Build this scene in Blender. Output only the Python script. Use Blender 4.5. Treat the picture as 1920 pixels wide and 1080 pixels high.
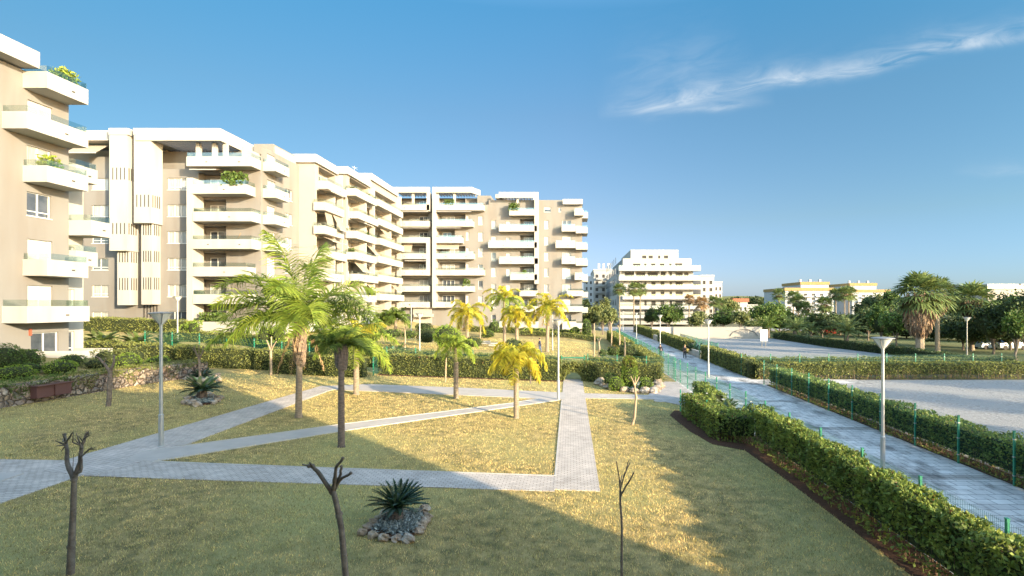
import bpy, math, random
import numpy as np
from mathutils import Vector, Quaternion
R = math.radians
for o in list(bpy.data.objects): bpy.data.objects.remove(o)
SC = bpy.context.scene; COL = SC.collection
random.seed(7); RNG = np.random.default_rng(11)

# ------------------------------------------------------------------ camera, sky, sun, exposure
FP, CXP, HOR, CAMZ = 960.0, 1070.0, 574.0, 6.2      # focal length, principal point and horizon in photograph pixels
cam = bpy.data.objects.new('camera', bpy.data.cameras.new('camera')); COL.objects.link(cam)
cam.location = (0, 0, CAMZ); cam.rotation_euler = (R(90), 0, 0)
cam.data.sensor_width = 36; cam.data.lens = 36 * FP / 1920
cam.data.shift_x = -(CXP - 960) / 1920; cam.data.shift_y = (HOR - 540) / 1920
cam.data.clip_end = 5000; cam.data.clip_start = .05
SC.camera = cam
SUN_EL, SUN_AZ = 13.8, 130.0
w = bpy.data.worlds.new('World'); SC.world = w; w.use_nodes = True
nt = w.node_tree; nt.nodes.clear()
def NN(t, kind, **kw):
    n = t.nodes.new(kind)
    for k, v in kw.items():
        if k in n.inputs.keys(): n.inputs[k].default_value = v
        else: setattr(n, k, v)
    return n
def math_node(t, op, a, b=None, c=None, clamp=False):
    n = t.nodes.new('ShaderNodeMath'); n.operation = op; n.use_clamp = clamp
    for i, v in enumerate((a, b, c)):
        if v is None: continue
        if isinstance(v, (int, float)): n.inputs[i].default_value = v
        else: t.links.new(v, n.inputs[i])
    return n.outputs[0]
sky = NN(nt, 'ShaderNodeTexSky', sky_type='NISHITA', sun_disc=False)
sky.sun_elevation = R(SUN_EL); sky.sun_rotation = R(SUN_AZ)
sky.altitude = 0; sky.air_density = 1.0; sky.dust_density = 0.6; sky.ozone_density = 2.2
# thin cirrus streaks, laid out by sky direction
tc = NN(nt, 'ShaderNodeTexCoord'); sp = NN(nt, 'ShaderNodeSeparateXYZ'); nt.links.new(tc.outputs['Generated'], sp.inputs[0])
yy = math_node(nt, 'MAXIMUM', sp.outputs[1], .05)
cx = math_node(nt, 'DIVIDE', sp.outputs[0], yy); cz = math_node(nt, 'DIVIDE', sp.outputs[2], yy)
cmb = NN(nt, 'ShaderNodeCombineXYZ'); nt.links.new(cx, cmb.inputs[0]); nt.links.new(cz, cmb.inputs[1])
def streak(x0, z0, x1, z1, wid, seed, amp, bend=0.0):
    L = math.hypot(x1-x0, z1-z0); ux, uz = (x1-x0)/L, (z1-z0)/L
    dx = math_node(nt, 'SUBTRACT', cx, x0); dz = math_node(nt, 'SUBTRACT', cz, z0)
    t = math_node(nt, 'ADD', math_node(nt, 'MULTIPLY', dx, ux), math_node(nt, 'MULTIPLY', dz, uz))
    s = math_node(nt, 'SUBTRACT', math_node(nt, 'MULTIPLY', dz, ux), math_node(nt, 'MULTIPLY', dx, uz))
    v = NN(nt, 'ShaderNodeCombineXYZ'); nt.links.new(math_node(nt, 'MULTIPLY', t, 9.0), v.inputs[0]); nt.links.new(math_node(nt, 'MULTIPLY', s, 30.0), v.inputs[1]); v.inputs[2].default_value = seed
    n1 = NN(nt, 'ShaderNodeTexNoise', Scale=1.0, Detail=7.0, Roughness=.62, Distortion=.8); nt.links.new(v.outputs[0], n1.inputs['Vector'])
    v2 = NN(nt, 'ShaderNodeCombineXYZ'); nt.links.new(math_node(nt, 'MULTIPLY', t, 5.0), v2.inputs[0]); v2.inputs[1].default_value = seed + 3
    n2 = NN(nt, 'ShaderNodeTexNoise', Scale=1.0, Detail=3.0); nt.links.new(v2.outputs[0], n2.inputs['Vector'])
    b = math_node(nt, 'MULTIPLY', math_node(nt, 'MULTIPLY', t, math_node(nt, 'SUBTRACT', L, t)), bend)
    off = math_node(nt, 'ADD', math_node(nt, 'MULTIPLY', math_node(nt, 'SUBTRACT', n2.outputs[0], .5), .05), b)
    s2 = math_node(nt, 'SUBTRACT', s, off)
    # sharp lower edge, soft upper edge
    up = math_node(nt, 'DIVIDE', math_node(nt, 'MAXIMUM', s2, 0.0), wid * 2.0)
    dn = math_node(nt, 'DIVIDE', math_node(nt, 'MAXIMUM', math_node(nt, 'MULTIPLY', s2, -1.0), 0.0), wid)
    g = math_node(nt, 'POWER', 2.718, math_node(nt, 'MULTIPLY', math_node(nt, 'ADD', math_node(nt, 'POWER', up, 1.3), math_node(nt, 'POWER', dn, 2.0)), -1.0))
    e = math_node(nt, 'MULTIPLY', math_node(nt, 'MULTIPLY', t, 9.0, clamp=True), math_node(nt, 'MULTIPLY', math_node(nt, 'SUBTRACT', L, t), 9.0, clamp=True), clamp=True)
    nn = math_node(nt, 'MULTIPLY', math_node(nt, 'SUBTRACT', n1.outputs[0], .30), 2.4, clamp=True)
    return math_node(nt, 'MULTIPLY', math_node(nt, 'MULTIPLY', g, e), math_node(nt, 'MULTIPLY', nn, amp))
c = streak(.05, .374, 1.15, .585, .011, 1.0, .85, -.02)
for a in ((.13, .362, .40, .405, .008, 5.0, .6, 0), (.74, .262, 1.2, .275, .008, 9.0, .22, 0), (.06, .42, .36, .50, .03, 14.0, .2, 0), (-.36, .368, -.28, .372, .006, 22.0, .15, 0)):
    c = math_node(nt, 'ADD', c, streak(*a), clamp=True)
mixc = NN(nt, 'ShaderNodeMix', data_type='RGBA'); mixc.blend_type = 'MIX'
nt.links.new(math_node(nt, 'MULTIPLY', c, .8), mixc.inputs[0])
hs = NN(nt, 'ShaderNodeHueSaturation', Saturation=1.0, Value=1.0); nt.links.new(sky.outputs[0], hs.inputs['Color'])
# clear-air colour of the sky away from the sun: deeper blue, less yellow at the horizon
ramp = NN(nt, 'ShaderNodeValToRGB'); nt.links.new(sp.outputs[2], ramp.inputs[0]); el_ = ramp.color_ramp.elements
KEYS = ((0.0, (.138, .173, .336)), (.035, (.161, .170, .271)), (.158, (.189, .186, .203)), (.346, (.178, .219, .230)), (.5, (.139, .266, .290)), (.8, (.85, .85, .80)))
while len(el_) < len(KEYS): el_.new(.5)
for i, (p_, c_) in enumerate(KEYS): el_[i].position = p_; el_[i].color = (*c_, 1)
back = NN(nt, 'ShaderNodeMix', data_type='RGBA', blend_type='MULTIPLY'); back.inputs[0].default_value = 1; nt.links.new(hs.outputs[0], back.inputs[6]); back.inputs[7].default_value = (1.12, 1.0, .82, 1)  # unseen sky behind the camera: warm tint added to warm the shade
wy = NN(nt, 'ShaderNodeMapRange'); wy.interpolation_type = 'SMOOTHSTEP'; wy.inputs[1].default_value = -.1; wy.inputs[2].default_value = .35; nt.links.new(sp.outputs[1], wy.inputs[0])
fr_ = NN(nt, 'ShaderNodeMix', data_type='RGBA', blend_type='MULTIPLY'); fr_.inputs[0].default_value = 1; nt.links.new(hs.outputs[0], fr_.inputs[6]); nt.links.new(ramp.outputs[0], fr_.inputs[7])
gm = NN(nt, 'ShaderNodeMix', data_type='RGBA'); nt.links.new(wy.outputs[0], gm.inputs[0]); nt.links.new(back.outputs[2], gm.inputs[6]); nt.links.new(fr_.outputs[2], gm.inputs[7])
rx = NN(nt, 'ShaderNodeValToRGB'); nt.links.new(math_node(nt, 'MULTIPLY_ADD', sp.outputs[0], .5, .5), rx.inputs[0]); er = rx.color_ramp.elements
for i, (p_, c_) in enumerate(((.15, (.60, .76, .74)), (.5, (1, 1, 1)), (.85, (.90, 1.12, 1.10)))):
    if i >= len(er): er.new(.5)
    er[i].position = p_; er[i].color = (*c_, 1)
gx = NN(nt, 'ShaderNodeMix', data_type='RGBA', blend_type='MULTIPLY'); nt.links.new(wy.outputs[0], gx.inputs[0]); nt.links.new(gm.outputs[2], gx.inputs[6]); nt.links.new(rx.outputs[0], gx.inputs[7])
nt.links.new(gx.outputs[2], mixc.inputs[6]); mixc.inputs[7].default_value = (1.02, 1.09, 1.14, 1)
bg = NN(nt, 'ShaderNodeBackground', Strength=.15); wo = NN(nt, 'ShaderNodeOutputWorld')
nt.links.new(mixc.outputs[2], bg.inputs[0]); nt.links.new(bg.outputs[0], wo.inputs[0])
sd = bpy.data.lights.new('sun', 'SUN'); sd.energy = 2.15; sd.angle = R(.7); sd.color = (1, .82, .56)
sun = bpy.data.objects.new('sun', sd); COL.objects.link(sun)
SV = Vector((math.sin(R(SUN_AZ))*math.cos(R(SUN_EL)), math.cos(R(SUN_AZ))*math.cos(R(SUN_EL)), math.sin(R(SUN_EL))))
sun.rotation_euler = SV.to_track_quat('Z', 'Y').to_euler(); sun.location = (60, -60, 40)
vs = SC.view_settings; vs.view_transform = 'Standard'; vs.look = 'None'; vs.gamma = 1; vs.exposure = 2.6

# ------------------------------------------------------------------ helpers
def sm(t): t = np.clip(t, 0, 1); return t*t*(3-2*t)
def wall_x(Y): return np.interp(Y, [15, 24, 27, 31, 33.5, 35.5, 36], [-27.6, -27.0, -26.8, -26.6, -26.1, -25.3, -25.2])
def zg(X, Y):                         # height of the garden ground
    X = np.asarray(X, float); Y = np.asarray(Y, float)
    z = .38 - .037 * X
    far = np.maximum(0, Y - 40)
    z = z + .018 * np.minimum(far, 60) * sm((7.5 - X) / 10)
    z = z + 1.2 * np.clip(far / 12, 0, 1) * sm((-22 - X) / 12)
    up = sm((wall_x(Y) - .25 - X) / .6) * sm((37 - Y) / 2)
    z = z + up * (.95 + .03 * np.minimum(np.maximum(0, wall_x(Y) - X), 12)) 
    return z
def G(px, py, flat=None):             # the ground point seen at a pixel of the photograph
    Y = 30.0
    for i in range(40):
        X = (px - CXP) / FP * Y
        z = flat if flat is not None else float(zg(X, Y))
        Y = .5 * Y + .5 * FP * (CAMZ - z) / max(py - HOR, 2)
    return X, Y, z
def PX(px, Y): return (px - CXP) / FP * Y
def PZ(py, Y): return CAMZ - (py - HOR) / FP * Y

def tag(o, label=None, cat=None, group=None, kind=None):
    if label: o['label'] = label
    if cat: o['category'] = cat
    if group: o['group'] = group
    if kind: o['kind'] = kind
    return o
def thing(name, label, cat, loc=(0, 0, 0), rz=0, group=None):
    o = bpy.data.objects.new(name, None); COL.objects.link(o); o.empty_display_size = .3
    o.location = loc; o.rotation_euler.z = rz
    return tag(o, label, cat, group)
class MB:
    def __init__(s): s.V = []; s.F = []; s.n = 0
    def add(s, v, f, m=0):
        v = np.asarray(v, float).reshape(-1, 3); f = np.asarray(f, int)
        s.V.append(v); s.F.append((f + s.n, m)); s.n += len(v)
    def box(s, x0, y0, z0, x1, y1, z1, m=0):
        x0, x1 = min(x0, x1), max(x0, x1); y0, y1 = min(y0, y1), max(y0, y1); z0, z1 = min(z0, z1), max(z0, z1)
        s.add([(x0,y0,z0),(x1,y0,z0),(x1,y1,z0),(x0,y1,z0),(x0,y0,z1),(x1,y0,z1),(x1,y1,z1),(x0,y1,z1)],
              [(0,3,2,1),(4,5,6,7),(0,1,5,4),(1,2,6,5),(2,3,7,6),(3,0,4,7)], m)
    def prism(s, P, z0, z1, m=0):
        n = len(P); zz0 = z0 if hasattr(z0, '__len__') else [z0]*n; zz1 = z1 if hasattr(z1, '__len__') else [z1]*n
        v = [(p[0], p[1], a) for p, a in zip(P, zz0)] + [(p[0], p[1], a) for p, a in zip(P, zz1)]
        s.add(v, [(i, (i+1) % n, n+(i+1) % n, n+i) for i in range(n)], m)
        s.add(v[n:], [tuple(range(n))], m); s.add(v[:n], [tuple(range(n))[::-1]], m)
    def tube(s, P, rad, k=8, m=0, cap=True):
        P = [Vector(p) for p in P]; rings = []
        ref = None
        for i, p in enumerate(P):
            d = (P[min(i+1, len(P)-1)] - P[max(i-1, 0)]).normalized()
            if ref is None: ref = d.orthogonal().normalized()
            ref = (ref - d * ref.dot(d)).normalized(); b = d.cross(ref)
            r = rad[i] if hasattr(rad, '__len__') else rad
            rings += [tuple(p + (ref*math.cos(2*math.pi*j/k) + b*math.sin(2*math.pi*j/k))*r) for j in range(k)]
        f = [(i*k+j, i*k+(j+1) % k, (i+1)*k+(j+1) % k, (i+1)*k+j) for i in range(len(P)-1) for j in range(k)]
        s.add(rings, f, m)
        if cap: s.add(rings[:k], [tuple(range(k))[::-1]], m); s.add(rings[-k:], [tuple(range(k))], m)
    def lathe(s, prof, c=(0, 0, 0), k=16, m=0, wob=0):
        v = []
        for i, (r, z) in enumerate(prof):
            for j in range(k):
                rr = r * (1 + wob*random.uniform(-1, 1)); a = 2*math.pi*j/k
                v.append((c[0]+rr*math.cos(a), c[1]+rr*math.sin(a), c[2]+z))
        s.add(v, [(i*k+j, i*k+(j+1) % k, (i+1)*k+(j+1) % k, (i+1)*k+j) for i in range(len(prof)-1) for j in range(k)], m)
    def blob(s, c, r, m=0, rough=.12, nu=14, nv=9, seed=None, flat=False):
        rg = np.random.default_rng(seed if seed is not None else random.randrange(10**6))
        ph = rg.uniform(0, 6.28, 12); fr = rg.uniform(1.2, 4.2, (12, 3))
        u = np.linspace(0, 2*np.pi, nu, endpoint=False); v = np.linspace(0, np.pi, nv+1)
        U, W = np.meshgrid(u, v); d = np.stack([np.cos(U)*np.sin(W), np.sin(U)*np.sin(W), np.cos(W)], -1).reshape(-1, 3)
        k = 1 + rough * sum(np.sin(d @ fr[i] * 1.4 + ph[i]) for i in range(12)) / 3.2
        P = d * k[:, None] * np.asarray(r) + np.asarray(c)
        if flat: P[:, 2] = np.maximum(P[:, 2], c[2]-r[2]*.35)
        s.add(P, [(i*nu+j, (i+1)*nu+j, (i+1)*nu+(j+1) % nu, i*nu+(j+1) % nu) for i in range(nv) for j in range(nu)], m)
    def leaves(s, C, size, m=0, D=None, asp=.45, spread=1.0, rg=RNG):
        """leaf shaped quads at centres C, pointing along D (random when None)"""
        n = len(C); d = rg.normal(size=(n, 3)) * spread
        if D is not None: d = d + D * 1.4
        d /= np.linalg.norm(d, axis=1)[:, None] + 1e-9
        q = np.cross(d, rg.normal(size=(n, 3))); q /= np.linalg.norm(q, axis=1)[:, None] + 1e-9
        L = (size * rg.uniform(.65, 1.35, n))[:, None]
        V = np.stack([C - d*L*.5, C + q*L*asp*.5, C + d*L*.5, C - q*L*asp*.5], 1).reshape(-1, 3)
        s.add(V, np.arange(4*n).reshape(n, 4), m)
    def build(s, name, mats, parent=None, world=True, smooth=False, loc=None):
        me = bpy.data.meshes.new(name)
        V = np.concatenate(s.V); off = np.zeros(3)
        if parent is not None and world:
            off = np.array(parent.location[:]) if parent.get('_o') is None else np.array(parent['_o'][:])
        elif parent is None and loc is not None: off = np.array(loc)
        V = V - off
        me.vertices.add(len(V)); me.vertices.foreach_set('co', V.astype(np.float32).ravel())
        tot = [f.shape[1] for f, m in s.F for _ in range(len(f))] if False else None
        cnt = np.concatenate([np.full(len(f), f.shape[1]) for f, m in s.F])
        li = np.concatenate([f.ravel() for f, m in s.F]); mi = np.concatenate([np.full(len(f), m) for f, m in s.F])
        me.loops.add(len(li)); me.loops.foreach_set('vertex_index', li.astype(np.int32))
        me.polygons.add(len(cnt)); st = np.concatenate([[0], np.cumsum(cnt)[:-1]])
        me.polygons.foreach_set('loop_start', st.astype(np.int32))
        me.polygons.foreach_set('material_index', mi.astype(np.int32))
        me.polygons.foreach_set('use_smooth', np.full(len(cnt), bool(smooth)))
        for mt in (mats if isinstance(mats, (list, tuple)) else [mats]): me.materials.append(mt)
        me.update(); me.validate()
        o = bpy.data.objects.new(name, me); COL.objects.link(o)
        if parent is not None: o.parent = parent
        elif loc is not None: o.location = loc
        if parent is not None and parent.type == 'MESH': o['_o'] = list(off)
        elif parent is not None: o['_o'] = list(parent.location) if world else [0, 0, 0]
        return o
def dup(root, loc, rz=0, scale=1.0, label=None):
    r = root.copy(); COL.objects.link(r); r.location = loc; r.rotation_euler.z = rz; r.scale = (scale,)*3
    if label: r['label'] = label
    for ch in root.children:
        c_ = ch.copy(); COL.objects.link(c_); c_.parent = r
        for g in ch.children:
            d_ = g.copy(); COL.objects.link(d_); d_.parent = c_
    return r

# ------------------------------------------------------------------ materials
MATS = {}
def mat(name, c1, c2=None, scale=4.0, rough=.8, bump=0.0, bscale=None, island=0.0, trans=0.0, metal=0.0, spec=.3, detail=6, c3=None, s3=.2, coat=0, lo=.35, hi=.65, stretch=None):
    m = bpy.data.materials.new(name); m.use_nodes = True; t = m.node_tree; t.nodes.clear()
    out = NN(t, 'ShaderNodeOutputMaterial'); p = NN(t, 'ShaderNodeBsdfPrincipled', Roughness=rough, Metallic=metal)
    p.inputs['Specular IOR Level'].default_value = spec; p.inputs['Coat Weight'].default_value = coat
    geo = NN(t, 'ShaderNodeNewGeometry'); vec = geo.outputs['Position']
    if stretch:
        mp = NN(t, 'ShaderNodeMapping'); mp.inputs['Scale'].default_value = stretch; t.links.new(vec, mp.inputs[0]); vec = mp.outputs[0]
    def rgb(c): return (*c, 1) if len(c) == 3 else c
    col = None
    if c2 is not None:
        n = NN(t, 'ShaderNodeTexNoise', Scale=scale, Detail=detail, Roughness=.6); t.links.new(vec, n.inputs['Vector'])
        mr = NN(t, 'ShaderNodeMapRange'); mr.inputs[1].default_value = lo; mr.inputs[2].default_value = hi; t.links.new(n.outputs[0], mr.inputs[0])
        mx = NN(t, 'ShaderNodeMix', data_type='RGBA'); mx.inputs[6].default_value = rgb(c1); mx.inputs[7].default_value = rgb(c2)
        t.links.new(mr.outputs[0], mx.inputs[0]); col = mx.outputs[2]
        if c3 is not None:
            n3 = NN(t, 'ShaderNodeTexNoise', Scale=s3, Detail=3.0); t.links.new(vec, n3.inputs['Vector'])
            m3 = NN(t, 'ShaderNodeMapRange'); m3.inputs[1].default_value = .45; m3.inputs[2].default_value = .65; t.links.new(n3.outputs[0], m3.inputs[0])
            x3 = NN(t, 'ShaderNodeMix', data_type='RGBA'); t.links.new(m3.outputs[0], x3.inputs[0]); t.links.new(col, x3.inputs[6]); x3.inputs[7].default_value = rgb(c3); col = x3.outputs[2]
    if island:
        h = NN(t, 'ShaderNodeHueSaturation'); rnd = geo.outputs['Random Per Island']
        if col is None: h.inputs['Color'].default_value = rgb(c1)
        else: t.links.new(col, h.inputs['Color'])
        t.links.new(math_node(t, 'ADD', math_node(t, 'MULTIPLY', rnd, island), 1 - island*.5), h.inputs['Value'])
        t.links.new(math_node(t, 'ADD', math_node(t, 'MULTIPLY', math_node(t, 'FRACT', math_node(t, 'MULTIPLY', rnd, 17.3)), .035), .4825), h.inputs['Hue'])
        col = h.outputs[0]
    if col is None: p.inputs['Base Color'].default_value = rgb(c1)
    else: t.links.new(col, p.inputs['Base Color'])
    if bump:
        nb = NN(t, 'ShaderNodeTexNoise', Scale=bscale or scale*3, Detail=5.0, Roughness=.65); t.links.new(vec, nb.inputs['Vector'])
        b = NN(t, 'ShaderNodeBump', Strength=1.0, Distance=bump); t.links.new(nb.outputs[0], b.inputs['Height']); t.links.new(b.outputs[0], p.inputs['Normal'])
    sh = p.outputs[0]
    if trans:
        tr = NN(t, 'ShaderNodeBsdfTranslucent')
        if col is None: tr.inputs[0].default_value = rgb(c1)
        else: t.links.new(col, tr.inputs[0])
        ms = NN(t, 'ShaderNodeMixShader', Fac=trans); t.links.new(sh, ms.inputs[1]); t.links.new(tr.outputs[0], ms.inputs[2]); sh = ms.outputs[0]
    t.links.new(sh, out.inputs[0]); MATS[name] = m
    return m
def brick(name, c1, c2, mortar, bw, bh, rot=0, msize=.012, stain=None, off=.5, bump=.006, rough=.85, band=None):
    m = mat(name, c1, rough=rough); t = m.node_tree; p = [n for n in t.nodes if n.type == 'BSDF_PRINCIPLED'][0]
    geo = NN(t, 'ShaderNodeNewGeometry'); mp = NN(t, 'ShaderNodeMapping'); mp.inputs['Rotation'].default_value = (0, 0, R(rot)); t.links.new(geo.outputs['Position'], mp.inputs[0])
    b = NN(t, 'ShaderNodeTexBrick', Scale=1.0); b.offset = off
    b.inputs['Color1'].default_value = (*c1, 1); b.inputs['Color2'].default_value = (*c2, 1); b.inputs['Mortar'].default_value = (*mortar, 1)
    b.inputs['Brick Width'].default_value = bw; b.inputs['Row Height'].default_value = bh; b.inputs['Mortar Size'].default_value = msize; b.inputs['Mortar Smooth'].default_value = .3; b.inputs['Bias'].default_value = 0
    t.links.new(mp.outputs[0], b.inputs['Vector'])
    n = NN(t, 'ShaderNodeTexNoise', Scale=1.3, Detail=6.0, Roughness=.65); t.links.new(geo.outputs['Position'], n.inputs['Vector'])
    mr = NN(t, 'ShaderNodeMapRange'); mr.inputs[1].default_value = .3; mr.inputs[2].default_value = .7; mr.inputs[3].default_value = .88; mr.inputs[4].default_value = 1.3; t.links.new(n.outputs[0], mr.inputs[0])
    x = NN(t, 'ShaderNodeMix', data_type='RGBA', blend_type='MULTIPLY'); x.inputs[0].default_value = 1; t.links.new(b.outputs[0], x.inputs[6]); t.links.new(mr.outputs[0], x.inputs[7]); col = x.outputs[2]
    if stain:
        sx = NN(t, 'ShaderNodeMapping'); sx.inputs['Scale'].default_value = stain[1]; t.links.new(geo.outputs['Position'], sx.inputs[0])
        n2 = NN(t, 'ShaderNodeTexNoise', Scale=1.0, Detail=8.0, Roughness=.7); t.links.new(sx.outputs[0], n2.inputs['Vector'])
        m2 = NN(t, 'ShaderNodeMapRange'); m2.inputs[1].default_value = stain[2]; m2.inputs[2].default_value = stain[2]+.12; t.links.new(n2.outputs[0], m2.inputs[0])
        fac = m2.outputs[0]
        y = NN(t, 'ShaderNodeMix', data_type='RGBA'); t.links.new(math_node(t, 'MULTIPLY', fac, stain[3]), y.inputs[0]); t.links.new(col, y.inputs[6]); y.inputs[7].default_value = (*stain[0], 1); col = y.outputs[2]
    if band:
        s_ = NN(t, 'ShaderNodeSeparateXYZ'); t.links.new(geo.outputs['Position'], s_.inputs[0])
        f1 = math_node(t, 'LESS_THAN', math_node(t, 'ABSOLUTE', math_node(t, 'SUBTRACT', math_node(t, 'FRACT', math_node(t, 'DIVIDE', s_.outputs[1], band[0])), .5)), band[1]/band[0]/2)
        y = NN(t, 'ShaderNodeMix', data_type='RGBA', blend_type='MULTIPLY'); t.links.new(f1, y.inputs[0]); t.links.new(col, y.inputs[6]); y.inputs[7].default_value = (*band[2], 1); col = y.outputs[2]
    t.links.new(col, p.inputs['Base Color'])
    bp = NN(t, 'ShaderNodeBump', Strength=.8, Distance=bump, invert=True); t.links.new(b.outputs['Fac'], bp.inputs['Height']); t.links.new(bp.outputs[0], p.inputs['Normal'])
    return m
def stone_mat(name, cols, mortar, sc):
    m = mat(name, cols[0], rough=.9); t = m.node_tree; p = [n for n in t.nodes if n.type == 'BSDF_PRINCIPLED'][0]
    geo = NN(t, 'ShaderNodeNewGeometry')
    nz = NN(t, 'ShaderNodeTexNoise', Scale=2.0); t.links.new(geo.outputs['Position'], nz.inputs['Vector'])
    ad = NN(t, 'ShaderNodeMix', data_type='RGBA', blend_type='ADD'); ad.inputs[0].default_value = .35; t.links.new(geo.outputs['Position'], ad.inputs[6]); t.links.new(nz.outputs[1], ad.inputs[7])
    v1 = NN(t, 'ShaderNodeTexVoronoi', Scale=sc); v2 = NN(t, 'ShaderNodeTexVoronoi', feature='DISTANCE_TO_EDGE', Scale=sc)
    for v in (v1, v2): t.links.new(ad.outputs[2], v.inputs['Vector'])
    cr = NN(t, 'ShaderNodeValToRGB'); s_ = NN(t, 'ShaderNodeSeparateColor'); t.links.new(v1.outputs['Color'], s_.inputs[0]); t.links.new(s_.outputs[0], cr.inputs[0])
    cr.color_ramp.interpolation = 'CONSTANT'; e = cr.color_ramp.elements
    while len(e) < len(cols): e.new(.5)
    for i, c_ in enumerate(cols): e[i].position = i/len(cols); e[i].color = (*c_, 1)
    mr = NN(t, 'ShaderNodeMapRange'); mr.inputs[1].default_value = .02; mr.inputs[2].default_value = .07; t.links.new(v2.outputs[0], mr.inputs[0])
    x = NN(t, 'ShaderNodeMix', data_type='RGBA'); t.links.new(mr.outputs[0], x.inputs[0]); x.inputs[6].default_value = (*mortar, 1); t.links.new(cr.outputs[0], x.inputs[7])
    n2 = NN(t, 'ShaderNodeTexNoise', Scale=9.0, Detail=5.0); t.links.new(geo.outputs['Position'], n2.inputs['Vector'])
    y = NN(t, 'ShaderNodeMix', data_type='RGBA', blend_type='MULTIPLY'); y.inputs[0].default_value = .7; t.links.new(x.outputs[2], y.inputs[6]); t.links.new(n2.outputs[0], y.inputs[7])
    t.links.new(y.outputs[2], p.inputs['Base Color'])
    m3 = NN(t, 'ShaderNodeMapRange'); m3.inputs[2].default_value = .2; t.links.new(v2.outputs[0], m3.inputs[0])
    b = NN(t, 'ShaderNodeBump', Strength=1.0, Distance=.12); t.links.new(m3.outputs[0], b.inputs['Height']); t.links.new(b.outputs[0], p.inputs['Normal'])
    return m
M = {}
M['white'] = mat('white_render', (.40, .385, .355), (.375, .36, .33), .8, .85, .004, 40, c3=(.345, .33, .295), s3=.9, stretch=(.8, .8, .15))
M['beige'] = mat('beige_render', (.208, .199, .186), (.195, .186, .172), .6, .9, .004, 40, c3=(.188, .172, .154), s3=.9, stretch=(.8, .8, .15))
M['cream'] = mat('cream_render', (.34, .31, .27), (.32, .295, .255), .6, .9, .004, 40)
M['sill'] = mat('window_white', (.62, .62, .60), rough=.5)
M['shut'] = mat('shutter', (.56, .55, .51), (.53, .52, .48), 3, .6)
M['pane'] = mat('window_glass', (.035, .045, .06), (.09, .10, .12), .9, .08, spec=.8)
M['curt'] = mat('curtained_glass', (.42, .41, .38), (.22, .22, .22), 3.0, .25, spec=.6, stretch=(3, 3, .15))
M['farpane'] = mat('far_window', (.03, .027, .024), (.06, .055, .05), .8, .5)
M['tower'] = mat('far_white_render', (.35, .345, .33), (.33, .32, .305), .5, .85)
M['skirt_d'] = mat('dull_dead_leaves', (.22, .16, .10), (.14, .10, .065), 1.5, .9, island=.7)
M['dark'] = mat('dark_recess', (.05, .045, .04), rough=.9)
M['awn'] = mat('awning_cloth', (.34, .29, .23), (.30, .255, .20), 2, .9)
M['slat'] = mat('pergola_slat', (.62, .56, .50), rough=.8)
def glass_mat():
    m = bpy.data.materials.new('balcony_glass'); m.use_nodes = True; t = m.node_tree; t.nodes.clear()
    o = NN(t, 'ShaderNodeOutputMaterial'); g = NN(t, 'ShaderNodeBsdfGlossy', Roughness=.05); g.inputs[0].default_value = (.9, .95, .93, 1)
    tr = NN(t, 'ShaderNodeBsdfTransparent'); tr.inputs[0].default_value = (.83, .88, .85, 1); mx = NN(t, 'ShaderNodeMixShader'); f = NN(t, 'ShaderNodeFresnel', IOR=1.5)
    mx.inputs[0].default_value = .14; t.links.new(tr.outputs[0], mx.inputs[1]); t.links.new(g.outputs[0], mx.inputs[2]); t.links.new(mx.outputs[0], o.inputs[0])
    return m
M['glass'] = glass_mat()
M['grass'] = mat('dry_lawn', (.50, .37, .15), (.17, .15, .06), 2.4, .95, .05, 22, detail=9, c3=(.38, .34, .13), s3=.18)
M['blade'] = mat('grass_blades', (.88, .65, .27), (.36, .31, .115), 2.6, .85, island=1.4, trans=.3, c3=(.60, .49, .19), s3=.16, detail=9, spec=.15, lo=.40, hi=.60)
M['parkgrass'] = mat('park_grass', (.12, .14, .04), (.18, .17, .07), 1.5, .95, .04, 20)
M['ground'] = mat('open_ground', (.16, .14, .09), (.10, .11, .06), .15, .95, .05, 4)
M['soil'] = mat('dark_soil', (.075, .035, .02), (.11, .055, .03), 7, 1, .05, 18)
M['gravel'] = mat('white_gravel', (.42, .41, .39), (.22, .21, .20), 6, .95, .09, 12, c3=(.33, .32, .305), s3=.35)
M['paver'] = brick('grey_pavers', (.51, .45, .395), (.42, .37, .325), (.22, .185, .16), .22, .12, 0, .010, off=.5)
M['paver2'] = brick('grey_pavers_turned', (.49, .43, .385), (.41, .365, .325), (.27, .24, .21), .24, .13, 20, .009)
M['conc'] = mat('smooth_concrete', (.48, .43, .385), (.41, .37, .33), 1.2, .85, .003, 60)
M['kerb'] = mat('pale_kerb', (.52, .49, .44), (.42, .39, .35), 3, .8)
M['prom'] = brick('promenade_slabs', (.62, .59, .55), (.50, .47, .44), (.13, .12, .11), .62, .42, 0, .014, stain=((.075, .07, .062), (.75, .28, 1), .50, .7), off=.5, rough=.6, band=(7.4, .55, (.62, .60, .58)))
M['mix'] = stone_mat('rubble_stone', [(.52, .42, .32), (.42, .33, .25), (.60, .51, .41), (.38, .32, .27), (.50, .36, .28)], (.17, .13, .10), 3.2)
M['rock'] = mat('pale_rock', (.42, .33, .23), (.26, .19, .13), 4, .95, .05, 8, c3=(.45, .40, .34), s3=3)
L_ = dict(rough=.55, spec=.35)
M['leaf_hedge'] = mat('hedge_leaves', (.235, .25, .065), (.14, .16, .045), 1.4, island=.9, trans=.3, **L_)
M['leaf_near'] = mat('near_hedge_leaves', (.27, .325, .065), (.135, .195, .048), 1.8, island=1.0, trans=.35, **L_)
M['core'] = mat('hedge_shade', (.022, .03, .012), (.035, .045, .016), 3, 1)  # near-black green puts the shade inside the foliage into the colour
M['twig'] = mat('hedge_twigs', (.24, .17, .11), (.16, .11, .07), 5, .9, island=.6)
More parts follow.
